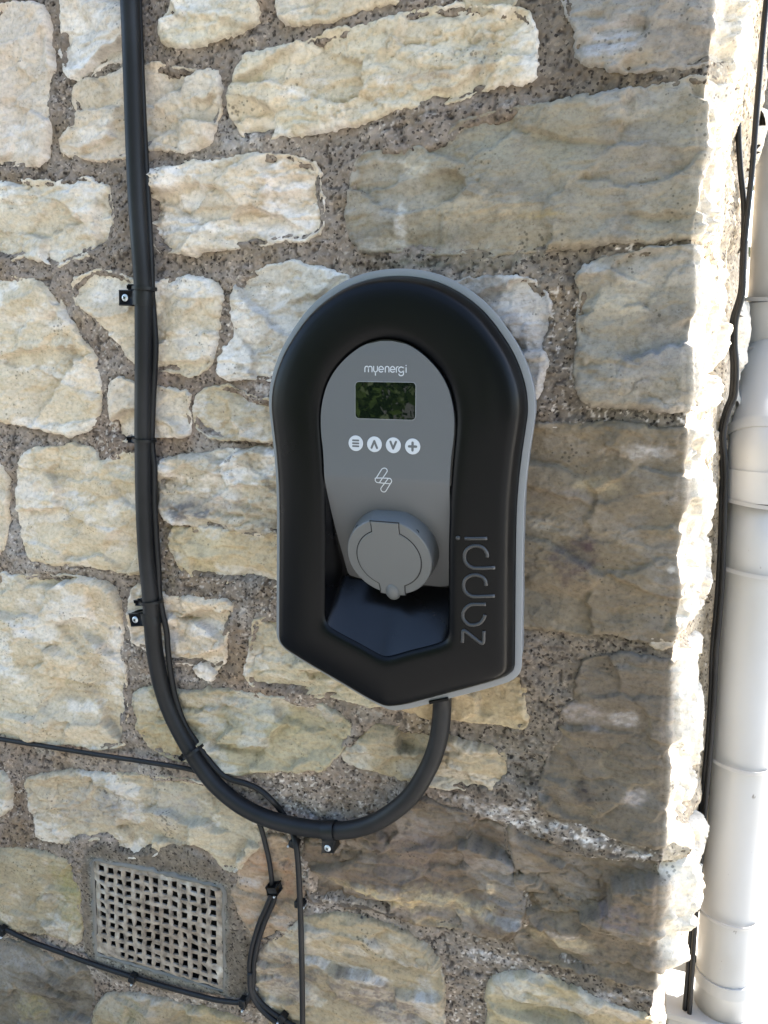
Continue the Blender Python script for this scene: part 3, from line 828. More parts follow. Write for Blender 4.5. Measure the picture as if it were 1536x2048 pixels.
def add_mortar(gu, gz, best, hole, detail=True):
    use, q = grid_quads((best < 0.013) & ~hole)
    uu, zz, bb = gu[use], gz[use], best[use]
    sm = np.zeros(len(uu))
    if detail:
        sm = sstep(-0.004, 0.006, signed_dist(chaikin(poly_world(SMOOTH), 2), uu, zz) + 0.006 * fbm(uu * 60, zz * 60, 77, 3))
    h = -0.0022 + 0.0035 * fbm(uu * 18, zz * 18, 401, 4) + 0.0016 * fbm(uu * 70, zz * 70, 402, 3)
    g = fbm(uu * 330, zz * 330, 403, 2)
    pits = sstep(0.25, 0.6, fbm(uu * 200, zz * 200, 404, 2))
    h = h + (1 - sm) * (0.0011 * g - 0.0016 * pits) + sm * (0.004 + 0.0002 * g)
    h = h - 0.0009 * sstep(-0.004, 0.001, bb) * sstep(-0.1, 0.4, fbm(uu * 25, zz * 25, 405, 2))
    h = h - 0.012 * sstep(0.002, 0.013, bb) + 0.0045 * sstep(0.05, 0.5, fbm(uu * 17, zz * 17, 406, 3)) * (1 - sm)
    # the struck lower edge of a joint: short trowelled ledges
    h = h + (1 - sm) * 0.0016 * fbm(uu * 22, zz * 120, 407, 3) * sstep(-0.1, 0.3, fbm(uu * 12, zz * 12, 408, 2))
    col = np.tile(lin((144, 135, 125)), (len(uu), 1))

    def mix(c, m):
        return col * (1 - m[:, None]) + c * m[:, None]
    col = mix(lin((128, 114, 102)), sstep(0.0, 0.5, fbm(uu * 7, zz * 7, 411, 4)) * 0.7)
    col = mix(lin((160, 158, 154)), sstep(0.1, 0.5, fbm(uu * 9, zz * 14, 412, 4)) * 0.7)
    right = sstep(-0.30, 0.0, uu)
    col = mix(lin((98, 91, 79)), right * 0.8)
    col = mix(lin((130, 112, 84)), sstep(0.2, 0.6, fbm(uu * 22, zz * 22, 413, 4)) * 0.4)
    col = mix(lin((62, 57, 55)), pits * 0.75 * (1 - sm))
    fl = sstep(0.40, 0.55, fbm(uu * 300, zz * 300, 415, 2)) * sstep(0.0, 0.4, fbm(uu * 8, zz * 8, 416, 3))
    col = mix(lin((205, 200, 192)), fl * 0.8 * (1 - sm))
    col = mix(lin((108, 101, 90)), sm * 0.9)
    if detail:
        for stn in JOINT_STAINS:
            mk = stain_mask(uu, zz, stn)
            if mk.any():
                if stn[4][0] > 160:      # lime sits in flecks on the grit
                    mk = mk * (0.25 + 0.9 * sstep(-0.05, 0.28, fbm(uu * 150, zz * 210, 417, 3)))
                else:
                    mk = mk * (1.0 + 0.9 * fbm(uu * 190, zz * 190, 417, 2))
                mk = np.clip(mk, 0, 1)
                col = mix(lin(stn[4]), mk)
        mk = sstep(-0.012, -0.004, signed_dist(ab_poly, uu, zz) + 0.003 * fbm(uu * 60, zz * 60, 78, 2)) * 0.4
        col = mix(lin((128, 138, 138)), mk)
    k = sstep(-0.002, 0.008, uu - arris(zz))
    col = mix(lin((190, 180, 160)), k)  # mortar past the arris lightened too, sunlight put into the colour
    col = col * (1 + 0.15 * fbm(uu * 90, zz * 90, 418, 3) + 0.30 * fbm(uu * 7, zz * 9, 419, 4))[:, None]
    return fold(uu, zz, h), q, np.clip(col * ALB * np.array((1.04, 0.99, 0.96)), 0.01, 0.8)


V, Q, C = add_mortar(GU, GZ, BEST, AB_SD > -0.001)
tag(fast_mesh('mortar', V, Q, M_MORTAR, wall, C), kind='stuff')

# ------------------------------------------------------------------ the wall beyond the frame: coarser grid, courses of rubble
STEP2 = 0.006
ug2 = np.arange(-1.75, 0.62, STEP2)
zg2 = np.arange(-0.03, 3.1, STEP2)
GU2, GZ2 = np.meshgrid(ug2, zg2)
JIT2 = 0.003 * fbm(GU2 * 40, GZ2 * 40, 221, 3)
BEST2 = np.full(GU2.shape, -1.0)
inner = (GU2 > U0 + 0.004) & (GU2 < U1 - 0.004) & (GZ2 > Z0 + 0.004) & (GZ2 < Z1 - 0.004)
rs = np.random.RandomState(5)
zc = 0.02
cnt = 0
while zc < 3.05:
    hh = 0.10 + 0.11 * rs.rand()
    x = -1.78 + 0.1 * rs.rand()
    while x < 0.62:
        ww = 0.16 + 0.24 * rs.rand()
        a, b = x + 0.014, min(x + ww, 0.64)
        x += ww
        zl, zh = zc + 0.013, zc + hh - 0.013
        # stay out of the traced field
        pieces = []
        if zh < Z0 + 0.015 or zl > Z1 - 0.015 or b < U0 + 0.015 or a > U1 - 0.015:
            pieces.append((a, b, zl, zh))
        else:
            if a < U0 - 0.05: pieces.append((a, U0 - 0.012, zl, zh))
            elif b > U1 + 0.05: pieces.append((U1 + 0.012, b, zl, zh))
            elif zl < Z0 - 0.05: pieces.append((a, b, zl, Z0 - 0.012))
            elif zh > Z1 + 0.05: pieces.append((a, b, Z1 + 0.012, zh))
        for (a, b, zl, zh) in pieces:
            if b - a < 0.05 or zh - zl < 0.04:
                continue
            j = lambda: 0.012 * rs.randn()
            P = np.array([(a + abs(j()), zl + j() * .6), ((a + b) / 2, zl + j() * .6), (b - abs(j()), zl + j() * .6), (b - abs(j()), (zl + zh) / 2), (b - abs(j()), zh + j() * .6), ((a + b) / 2, zh + j() * .6), (a + abs(j()), zh + j() * .6), (a + abs(j()), (zl + zh) / 2)])
            tone = rs.rand()
            base = (np.array((202, 190, 165)) * tone + np.array((150, 138, 114)) * (1 - tone))
            add_stone(P, base, 6 + 3 * rs.rand(), .35, .3 * rs.rand(), .3, 5000 + cnt * 37, GU2, GZ2, JIT2, BEST2, stains=False)
            cnt += 1
    zc += hh
V, Q, C = add_mortar(GU2, GZ2, np.where(inner, 1.0, BEST2), inner, detail=False)
V = V + np.array((0, 0.0015, 0))
tag(fast_mesh('mortar', V, Q, M_MORTAR, wall, C), kind='stuff')
# core added in the wall to block daylight, raised high to shade the drive
zs = np.concatenate([np.linspace(-0.05, 3.1, 22), [5.4]])
cv, cf = [], []
for z in zs:
    xa = float(arris(z)) - 0.03
    cv += [(-1.8, WALL + 0.075, z), (xa, WALL + 0.075, z), (xa + 0.045, WALL + 0.2, z), (xa + 0.045, WALL + 2.4, z), (-1.8, WALL + 2.4, z)]
for i in range(len(zs) - 1):
    for k in range(5):
        a, b = i * 5 + k, i * 5 + (k + 1) % 5
        cf.append((a, b, b + 5, a + 5))
cf += [tuple(range(4, -1, -1)), tuple((len(zs) - 1) * 5 + k for k in range(5))]
M_CORE = plastic('rubble_core', (0.2, 0.18, 0.16), 0.95, 0.2)
mesh_obj('wall_core', cv, cf, M_CORE, wall, smooth=False)

# ------------------------------------------------------------------ ground
def ground_material(name, c0, c1, scale):
    m, nt, b = newmat(name)
    pos = coord(nt)
    vo = nd(nt, 'ShaderNodeTexVoronoi', Scale=scale)
    nt.links.new(pos, vo.inputs['Vector'])
    sep = nd(nt, 'ShaderNodeSeparateColor')
    nt.links.new(vo.outputs['Color'], sep.inputs[0])
    n1 = nd(nt, 'ShaderNodeTexNoise', Scale=1.7, Detail=8.0)
    nt.links.new(pos, n1.inputs['Vector'])
    c = mul(nt, ramp(nt, sep.outputs[0], [(0.1, c0), (0.6, c1)]), ramp(nt, n1.outputs['Fac'], [(0.3, 0.75), (0.7, 1.1)]))
    nt.links.new(c, b.inputs['Base Color'])
    b.inputs['Roughness'].default_value = 0.92
    bump(nt, b, sep.outputs[0], 0.8, 0.006)
    return m


M_GROUND = ground_material('gravel_drive', (0.09, 0.085, 0.08), (0.26, 0.25, 0.235), 95.0)
v = [(-80, -80, 0), (80, -80, 0), (80, 80, 0), (-80, 80, 0)]
tag(mesh_obj('ground', v, [(0, 1, 2, 3)], M_GROUND, smooth=False, origin=(0, 0, 0)), 'pale sunlit gravel ground', None, None, 'structure')

M_PATH = ground_material('pebble_path', (0.34, 0.31, 0.26), (0.66, 0.61, 0.52), 120.0)
v = [(0.13, 0.55, 0.004), (9, 0.55, 0.004), (9, 9, 0.004), (0.13, 9, 0.004)]
tag(mesh_obj('path', v, [(0, 1, 2, 3)], M_PATH, smooth=False, origin=(0.13, 0.55, 0.004)), 'pale sunlit pebble path beside the drainpipe', None, None, 'structure')

# ------------------------------------------------------------------ the charger
CX, CY, CZ = -0.2412 - 0.0015, 0.7126, EYE - 0.13596
charger = empty('ev_charger', (CX, CY, CZ), 'black and grey wall charging unit with socket on the stone wall', 'charger')


def C(x, z, d):
    """charger millimetres: right, up, out of the rim plane"""
    return np.array((CX + x / 1000, CY - d / 1000, CZ + z / 1000))


def cpx(px, py, d):
    """photograph pixel on the charger plane d -> charger millimetres"""
    p = at(px, py, CY - d / 1000)
    return (p[0] - CX) * 1000, (p[2] - CZ) * 1000


OUT = [(0, 219.5), (24, 217.5), (48, 211), (71, 199), (90, 184), (106, 165.5), (118.5, 147), (127, 129), (132.5, 111), (134.5, 92), (133.3, 76), (130.5, 50), (128.6, 22), (128, -8), (129, -55), (130.5, -107), (131.6, -146), (131.4, -154), (129, -161.5), (122.5, -168.5), (112, -174.5), (90, -184.5), (56, -199), (26, -212), (10, -217.5), (0, -219.3)]
INN = [(0, 154.8), (12.5, 153.3), (25, 148.8), (37, 141), (46.5, 132.5), (54, 123.5), (60, 113), (64, 101.5), (66.3, 90), (67, 79), (66.6, 66), (65.3, 48), (64, 26), (63.2, 4), (63, -35), (63.8, -75), (64.6, -112), (64.4, -118.5), (62.8, -124), (59.5, -128), (54, -131.2), (44, -135.5), (27, -142), (13, -148), (5, -151), (0, -151.8)]


def closed(half, n=6):
    full = half + [(-x, z) for x, z in half[-2:0:-1]]
    return catmull(full, n, closed=True)


def inset(P, k):
    T = np.roll(P, -1, 0) - np.roll(P, 1, 0)
    T /= np.linalg.norm(T, axis=1)[:, None]
    return P + k * np.stack([T[:, 1], -T[:, 0]], 1) * 1.0


O_ = closed(OUT)
if np.abs(inset(O_, 5)).max() > np.abs(O_).max():
    SGN = -1
else:
    SGN = 1


def ins(P, k):
    return inset(P, SGN * k)


def loft(rings, cap0=False, cap1=False):
    """rings: list of n x 3 arrays (charger mm as x, z, d)"""
    n = len(rings[0])
    V, Fc = [], []
    for R in rings:
        V += [C(*p) for p in R]
    for i in range(len(rings) - 1):
        for k in range(n):
            k2 = (k + 1) % n
            Fc.append((i * n + k, i * n + k2, (i + 1) * n + k2, (i + 1) * n + k))
    if cap0: Fc.append(tuple(range(n)))
    if cap1: Fc.append(tuple((len(rings) - 1) * n + k for k in range(n - 1, -1, -1)))
    return V, Fc


def ring(P, d):
    return np.column_stack([P, np.full(len(P), d) if np.isscalar(d) else d])


def solid(name, V, Fc, mat, parent, smooth=True, sharp=None):
    o = mesh_obj(name, V, Fc, mat, parent, smooth)
    bm = bmesh.new()
    bm.from_mesh(o.data)
    bmesh.ops.recalc_face_normals(bm, faces=bm.faces)
    bm.to_mesh(o.data)
    bm.free()
    if sharp:
        o.data.set_sharp_from_angle(angle=math.radians(sharp))
    return o


# grey rear casing with its rolled rim
rings = [ring(ins(O_, 6), -49), ring(ins(O_, 4.5), -30), ring(ins(O_, 1.2), -6), ring(ins(O_, 0.2), -2.5), ring(O_, -1.0), ring(ins(O_, 0.3), -0.3), ring(ins(O_, 1.0), 0), ring(ins(O_, 6.5), 0.0), ring(ins(O_, 7.3), -1.5), ring(ins(O_, 9), -1.5)]
V, Fc = loft(rings, cap0=True)
solid('rear_casing', V, Fc, M_RIM, charger, sharp=40)

# black fascia: ring between the outer edge and the opening
FO = ins(O_, 7.0)
FI = closed(INN)
PROF = [(0.0, -1.0), (0.003, 2.0), (0.010, 4.6), (0.024, 7.6), (0.045, 10.8), (0.07, 14.6), (0.095, 17.8), (0.14, 20.6), (0.24, 23.2), (0.4, 25.2), (0.55, 26.5), (0.7, 27.2), (0.82, 27.2), (0.89, 26.6), (0.94, 25.6), (0.98, 23.8), (1.0, 21.8)]
TOPFALL = sstep(60, 150, FI[:, 1]) * 2.5
rings = []
for s, d in PROF:
    P = FO * (1 - s) + FI * s
    rings.append(ring(P, d - TOPFALL * s))
fa_v, fa_f = loft(rings)
fascia = solid('fascia', fa_v, fa_f, M_BLACK, charger, sharp=60)
bvh = BVHTree.FromPolygons([Vector(p) for p in fa_v], fa_f)


def on_fascia(x, z):
    p = C(x, z, 60)
    hit = bvh.ray_cast(Vector(p), Vector((0, 1, 0)))
    return hit[0].y if hit[0] is not None else C(0, 0, 27)[1]


# recess: walls from the opening back to a smaller outline, with the two sloping floor facets
def plate_d(z):
    z = np.asarray(z, float)
    t = np.clip((26 - z) / 114, 0, 1.3)
    return 24.5 - 46.0 * (t ** 1.2)


BK = []
for x, z in INN:
    zz = z
    if z < -70:
        zz = -84 - 6 * max(0.0, 1 - x / 60.0)
        xx = min(x, 60.5)
    else:
        xx = x * 0.985
    BK.append((xx, zz))
BKc = FI * 1.0
zf = FI[:, 1]
xb = np.abs(FI[:, 0])
low = sstep(-60, -112, zf)
bz = np.where(zf > -80, zf, -80 - (-(zf + 80)) * 0.16)
bx = FI[:, 0] * 0.975
bd = np.minimum(plate_d(bz) - 1.5, 23)
back = np.column_stack([bx, bz, bd])
front = np.column_stack([FI * 0.9985, np.full(len(FI), 22.2) - TOPFALL])
rr = [front]
for k in (0.04, 0.3, 0.65, 1.0):
    rr.append(front * (1 - k) + back * k)
V, Fc = loft(rr)
# back sheet of the recess just behind the face plate
n = len(FI)
cxr = len(V)
V.append(C(0, 40, 20.0))
V += [C(0, -60, float(plate_d(-60)) - 3)]
base_i = (len(rr) - 1) * n
for k in range(n):
    k2 = (k + 1) % n
    Fc.append((base_i + k, base_i + k2, cxr if zf[k] > -10 else cxr + 1))
solid('recess', V, Fc, M_RECESS, charger, sharp=28)

# grey face plate: rounded top, tapering below and leaning back into the recess
PL = [(0, 153.6)] + [(x * 0.983, z - 0.6) for x, z in INN[1:11]] + [(63.6, 48), (62.5, 20), (61, -10), (59, -40), (57, -66), (56.4, -78), (55.0, -84), (50, -87.4), (25, -88), (0, -88)]
PLc = closed(PL, 5)
zrow = np.linspace(-87.8, 153.4, 90)
half = np.interp(zrow, [p[1] for p in PL][::-1], [p[0] for p in PL][::-1])
# exact outline by rows so that the plate can bend
prow = []
pf = []
NX = 15
dense = catmull(PL, 12)
o_ = np.argsort(dense[:, 1])
half = np.interp(zrow, dense[o_, 1], dense[o_, 0])
pv = []
for z, hx in zip(zrow, half):
    for k in range(NX):
        pv.append(C(hx * (2 * k / (NX - 1) - 1), z, float(plate_d(z)) - float(sstep(140, 153, z)) * 0.6))
for i in range(len(zrow) - 1):
    for k in range(NX - 1):
        a = i * NX + k
        pf.append((a, a + 1, a + NX + 1, a + NX))
# edge turned back
nb = len(pv)
edge = [i * NX for i in range(len(zrow))] + [(len(zrow) - 1) * NX + k for k in range(1, NX - 1)] + [i * NX + NX - 1 for i in range(len(zrow) - 1, -1, -1)] + [k for k in range(NX - 2, 0, -1)]
for e in edge:
    pv.append(pv[e] + np.array((0, 0.0045, 0)))
for q in range(len(edge)):
    q2 = (q + 1) % len(edge)
    pf.append((edge[q], edge[q2], nb + q2, nb + q))
face = solid('face_plate', pv, pf, M_FACE, charger, sharp=50)


def ribbon(mb, pts, w, lift, smooth=4, cl=False, surf=None):
    """flat printed line of width w (mm) on the face plate; pts in charger mm"""
    P = catmull(pts, smooth, closed=cl) if len(pts) > 2 else np.array(pts, float)
    T = np.gradient(P, axis=0)
    if cl:
        T = np.roll(P, -1, 0) - np.roll(P, 1, 0)
    T /= np.linalg.norm(T, axis=1)[:, None] + 1e-12
    N = np.stack([-T[:, 1], T[:, 0]], 1) * w / 2
    if not cl:      # square the ends a little beyond
        P = P.copy()
        P[0] -= T[0] * w * 0.3
        P[-1] += T[-1] * w * 0.3
    V = []
    for p, nn in zip(P, N):
        for sgn in (1, -1):
            q = p + sgn * nn
            V.append(C(q[0], q[1], float(plate_d(q[1])) + lift))
    m = len(P)
    Fc = [(2 * i, 2 * i + 1, 2 * ((i + 1) % m) + 1, 2 * ((i + 1) % m)) for i in range(m if cl else m - 1)]
    mb.add(V, Fc)


def zpx(x, y):
    """pixel of the enlarged view of the panel -> charger mm"""
    return cpx(660 + x / 6.827, 700 + y / 6.827, 24.5)


mb = MB()
LET = [
 [(478,298),(478,250),(485,229),(502,222),(519,230),(526,250),(526,298)], [(526,250),(534,229),(551,222),(568,230),(575,250),(575,298)],
 [(597,222),(597,268),(604,290),(622,299),(641,290),(649,268),(649,222)], [(622,299),(621,344)],
 [(669,264),(728,264),(724,241),(700,223),(676,236),(667,263),(675,288),(697,301),(722,292)],
 [(756,302),(756,250),(764,230),(781,224),(798,231),(806,250),(806,302)],
 [(826,266),(884,266),(880,243),(857,225),(834,238),(824,265),(832,290),(854,303),(879,295)],
 [(907,304),(907,252),(914,234),(932,228)],
 [(1005,268),(996,242),(972,231),(948,243),(939,268),(948,293),(972,304),(996,293),(1005,268)],
 [(1005,236),(1005,318),(997,341),(974,351),(950,344),(941,326)],
 [(1040,241),(1040,306)], [(1040,208),(1040,216)]]
for L in LET:
    ribbon(mb, [zpx(*p) for p in L], 0.95, 0.22)
mb.build('lettering', M_PRINT, face, smooth=False)
mb = MB()
LOGO = [[(632,1748),(700,1640),(720,1618),(746,1612),(770,1622),(782,1645),(775,1668),(722,1745)],
 [(820,1828),(836,1806),(842,1785),(830,1762),(800,1751),(632,1748),(620,1764),(617,1782),(629,1801),(655,1812),(820,1828)],
 [(718,1748),(672,1812)], [(795,1755),(742,1822)],
 [(742,1822),(690,1885),(683,1910),(695,1936),(723,1945),(750,1930),(820,1828)]]
for L in LOGO:
    ribbon(mb, [zpx(*p) for p in L], 0.85, 0.24, smooth=5)
mb.build('bolt_emblem', M_PRINT, face, smooth=False)


def rrect(cx_, cz_, hw, hh, r, n=6):
    P = []
    for (sx, sz, a0) in ((1, 1, 0), (-1, 1, 90), (-1, -1, 180), (1, -1, 270)):
        for k in range(n + 1):
            a = math.radians(a0 + 90 * k / n)
            P.append((cx_ + sx * (hw - r) + r * math.cos(a), cz_ + sz * (hh - r) + r * math.sin(a)))
    return np.array(P)


sx0, sz0 = cpx(711, 763.5, 24.5)
sx1, sz1 = cpx(830.5, 840, 24.5)
scx, scz, shw, shh = (sx0 + sx1) / 2, (sz0 + sz1) / 2, (sx1 - sx0) / 2, (sz0 - sz1) / 2
V, Fc = loft([ring(rrect(scx, scz, shw + .55, shh + .55, 4.0), 24.55), ring(rrect(scx, scz, shw + .35, shh + .35, 3.8), 24.8), ring(rrect(scx, scz, shw, shh, 3.4), 24.75)])
solid('display_bezel', V, Fc, M_RIM, charger, sharp=40)
P = rrect(scx, scz, shw, shh, 3.4)
V = [C(p[0], p[1], 24.68) for p in P]
solid('display', V, [tuple(range(len(V)))], M_LCD, charger, smooth=False)

SYMS = []
for bi, (bx_, by_) in enumerate(((353, 1273), (607, 1287), (865, 1301), (1129, 1317))):
    cx_, cz_ = zpx(bx_, by_)
    r = 7.35
    A = np.linspace(0, 2 * math.pi, 40, endpoint=False)
    circ = np.stack([cx_ + r * np.cos(A), cz_ + r * np.sin(A)], 1)
    c2 = np.stack([cx_ + (r - .3) * np.cos(A), cz_ + (r - .3) * np.sin(A)], 1)
    V, Fc = loft([ring(circ, 24.45), ring(circ, 24.75), ring(c2, 24.95)], cap1=True)
    b = solid('button', V, Fc, M_PRINT, charger, sharp=30)
    tag(b, ('round white button with three bars', 'round white button with an upward chevron', 'round white button with a downward chevron', 'round white button with a plus sign')[bi])
    mb = MB()

    def stroke(a, c, w=1.9):
        a, c = np.array(a, float), np.array(c, float)
        t = (c - a) / np.linalg.norm(c - a)
        nrm = np.array((-t[1], t[0]))
        P = []
        for k in range(9):
            an = math.pi / 2 + math.pi * k / 8
            P.append(a + w / 2 * (math.cos(an) * t + math.sin(an) * nrm))
        for k in range(9):
            an = -math.pi / 2 + math.pi * k / 8
            P.append(c + w / 2 * (math.cos(an) * t + math.sin(an) * nrm))
        lift = 25.0 + 0.012 * len(mb.f)
        mb.add([C(cx_ + p[0], cz_ + p[1], lift) for p in P], [tuple(range(18))])
    if bi == 0:
        for k in (-1, 0, 1): stroke((-2.8, k * 2.75), (2.8, k * 2.75), 1.75)
    elif bi == 1:
        stroke((-2.7, -3.3), (0, 3.0), 2.2); stroke((0, 3.0), (2.7, -3.3), 2.2)
    elif bi == 2:
        stroke((-2.7, 3.3), (0, -3.0), 2.2); stroke((0, -3.0), (2.7, 3.3), 2.2)
    else:
        stroke((-3.4, 0), (3.4, 0), 2.4); stroke((0, -3.5), (0, 3.5), 2.4)
    mb.build('button_symbol', M_FACE, b, smooth=False)

# raised lettering running up the right side of the fascia
mb = MB()


def tpx(x, y):
    return cpx(880 + x / 7.317, 1040 + y / 7.317, 26.0)


WORD = [[(368,266),(688,272)], [(264,257),(274,259)],
 [(688,545),(682,490),(645,425),(585,385),(520,374),(450,390),(390,440),(363,520),(375,600),(420,660),(480,694),(540,703),(800,706)],
 [(672,962),(662,895),(622,840),(562,808),(505,799),(440,815),(380,860),(353,930),(360,1010),(400,1070),(460,1107),(530,1117),(795,1121)],
 [(668,1236),(500,1230),(430,1246),(370,1300),(341,1370),(350,1440),(395,1500),(450,1530),(520,1531),(590,1505),(635,1450),(658,1390)],
 [(335,1785),(338,1700),(340,1640),(355,1612),(390,1628),(490,1712),(585,1790),(615,1803),(634,1780),(638,1700),(640,1625)]]
for L in WORD:
    pts = [tpx(*p) for p in L]
    P = catmull(pts, 5) if len(pts) > 2 else np.linspace(pts[0], pts[1], 6)
    W3 = [(CX + x / 1000, on_fascia(x, z) - 0.0002, CZ + z / 1000) for x, z in P]
    rad = np.full(len(W3), 0.00172)
    if len(L) == 2 and L[1][0] < 300:
        c_ = np.array(W3[2])
        W3 = [c_ + np.array((0, 0.001, 0)), c_ + np.array((0, -0.0008, 0)), c_ + np.array((0, -0.0015, 0)), c_ + np.array((0, -0.0017, 0))]
        rad = [0.0022, 0.0022, 0.0015, 0.0004]
    mb.tube(W3, rad, 10)
mb.build('relief_lettering', M_LETTER, fascia)

# small lip and catch on the lower edge of the casing
mb = MB()
x0, z0 = cpx(855, 1408, 1.0)
x1, z1 = cpx(900, 1399, 1.0)
t = np.array((x1 - x0, z1 - z0)); t /= np.linalg.norm(t)
c_ = C((x0 + x1) / 2, (z0 + z1) / 2 + 1.2, 0.6)
mb.box(c_, np.array((t[0], 0, t[1])) * 0.0105, (0, 0.0018, 0), np.array((-t[1], 0, t[0])) * 0.0016, 0.0006)
mb.build('cover_catch', M_BLACK, charger)

# ---- charging socket with its hinged cover, square to the leaning plate
tilt = math.radians(19.5)
SX, SZ, SD = 1.8, -45.5, float(plate_d(-45.5))
exx = np.array((1.0, 0, 0))
ezz = np.array((0, math.cos(tilt), -math.sin(tilt)))        # (x, z, d): up the plate leans outward going up
ezz = np.array((0, math.cos(tilt), math.sin(tilt)))
enn = np.array((0, -math.sin(tilt), math.cos(tilt)))


def K(a, b, n):
    p = np.array((SX, SZ, SD)) + exx * a + ezz * b + enn * n
    return C(p[0], p[1], p[2])


def sock_outline(R, flat=37.5, m=72):
    """circle with a flattened top and two chamfers"""
    P = []
    for k in range(m):
        a = 2 * math.pi * k / m
        c, s = math.cos(a), math.sin(a)
        r = R
        if s > 0:
            r = min(r, flat / max(s, 1e-6))
            r = min(r, (flat * 1.30) / max(s * 0.80 + abs(c) * 0.60, 1e-6))
        P.append((r * c, r * s))
    return np.array(P)


def kloft(levels, cap=True):
    n = len(levels[0][0])
    V, Fc = [], []
    for P, d in levels:
        V += [K(p[0], p[1], d) for p in P]
    for i in range(len(levels) - 1):
        for k in range(n):
            k2 = (k + 1) % n
            Fc.append((i * n + k, i * n + k2, (i + 1) * n + k2, (i + 1) * n + k))
    if cap:
        Fc.append(tuple((len(levels) - 1) * n + k for k in range(n)))
    return V, Fc


RB = 44.0
S0 = sock_outline(RB + 0.8, 42.5)
S1 = sock_outline(RB - 0.6, 41.0)
S2 = sock_outline(RB - 1.6, 40.0)
V, Fc = kloft([(S0, -6), (S0, 4), (S1, 18.8), (S1 * 0.995, 20.0), (S2, 20.8)])
sock = solid('socket', V, Fc, M_SOCKET, charger, sharp=32)
# flap outline: disc with a hinge tab above and a thumb tab below
FL = []
Rf = 32.5
for k in range(60):
    a = math.radians(-90 + 6 * k)
    FL.append((Rf * math.cos(a), Rf * math.sin(a) - 1))


def flap_outline(g):
    P = []
    R = Rf + g
    a_t = math.asin((13.5 + g) / R)
    a_b = math.asin((13.0 + g) / R)
    for k in range(31):
        a = -math.pi / 2 + a_b + (math.pi - a_t - a_b) * k / 30
        P.append((R * math.cos(a), R * math.sin(a) - 1))
    P += [(13.5 + g, 36.0), (14.0 + g, 40.3 + g), (-14.0 - g, 40.3 + g), (-13.5 - g, 36.0)]
    for k in range(31):
        a = math.pi / 2 + a_t + (math.pi - a_t - a_b) * k / 30
        P.append((R * math.cos(a), R * math.sin(a) - 1))
    P += [(-12.6 - g, -37.0), (-12.6 - g, -42.2 - g), (-6, -43.2 - g), (6, -43.2 - g), (12.6 + g, -42.2 - g), (12.6 + g, -37.0)]
    return np.array(P)


V, Fc = kloft([(flap_outline(1.05), 20.7), (flap_outline(1.05), 20.92)])
solid('cover_gap_shade', V, Fc, M_GAP_SHADE, sock, smooth=False)  # flat black strip painted in place of the shaded gap
V, Fc = kloft([(flap_outline(0.0), 20.4), (flap_outline(0.0), 21.3), (flap_outline(-0.5), 21.7)])
solid('socket_cover', V, Fc, M_SOCKET, sock, sharp=30)
# thumb bump
V, Fc = [], []
NR, NA = 8, 24
for i in range(NR + 1):
    e = math.pi / 2 * i / NR
    for k in range(NA):
        a = 2 * math.pi * k / NA
        V.append(K(7.6 * math.cos(e) * math.cos(a), -41.2 + 8.6 * math.cos(e) * math.sin(a) * (1.0 if math.sin(a) < 0 else 1.25), 20.4 + 4.6 * math.sin(e)))
for i in range(NR):
    for k in range(NA):
        k2 = (k + 1) % NA
        Fc.append((i * NA + k, i * NA + k2, (i + 1) * NA + k2, (i + 1) * NA + k))
solid('thumb_tab', V, Fc, M_SOCKET, sock)
# two screw pockets on the upper shoulders
for s in (-1, 1):
    mb = MB()
    c0 = K(s * 29.5, 29.6, 17.5)
    nn = np.array(K(s * 29.5 + s * 3, 29.6 + 4, 17.5 + 3.2)) - c0
    nn = nn / np.linalg.norm(nn)
    mb.tube([c0 - nn * 0.0002, c0 + nn * 0.0011], 0.0028, 16)
    mb.build('screw_pocket', M_GAP_SHADE, sock)

# ------------------------------------------------------------------ air brick
ab = empty('air_brick', tuple(at(318, 1960, WALL)), 'buff clay air brick with a grid of square holes low in the wall', 'air brick')
c00, c10, c11, c01 = [at(x, y, WALL - 0.004) for x, y in AIRBRICK]


def bil(s, t, h):
    p = (c00 * (1 - s) + c10 * s) * (1 - t) + (c01 * (1 - s) + c11 * s) * t
    return np.array((p[0], WALL - h, p[2]))


NC_, NR_ = 13, 10
M_CLAY, nt, b = newmat('air_brick_clay')
pos = coord(nt)
n1 = nd(nt, 'ShaderNodeTexNoise', Scale=90.0, Detail=6.0)
nt.links.new(pos, n1.inputs['Vector'])
c = ramp(nt, n1.outputs['Fac'], [(0.25, lin((78, 72, 66))), (0.45, lin((140, 130, 117))), (0.6, lin((162, 153, 140))), (0.78, lin((190, 184, 174)))])
n2 = nd(nt, 'ShaderNodeTexNoise', Scale=9.0, Detail=4.0)
nt.links.new(pos, n2.inputs['Vector'])
c = mul(nt, c, ramp(nt, n2.outputs['Fac'], [(0.35, (0.75, 0.68, 0.62)), (0.6, (1, 1, 1))]))
nt.links.new(c, b.inputs['Base Color'])
b.inputs['Roughness'].default_value = 0.95
bump(nt, b, n1.outputs['Fac'], 0.8, 0.0015)
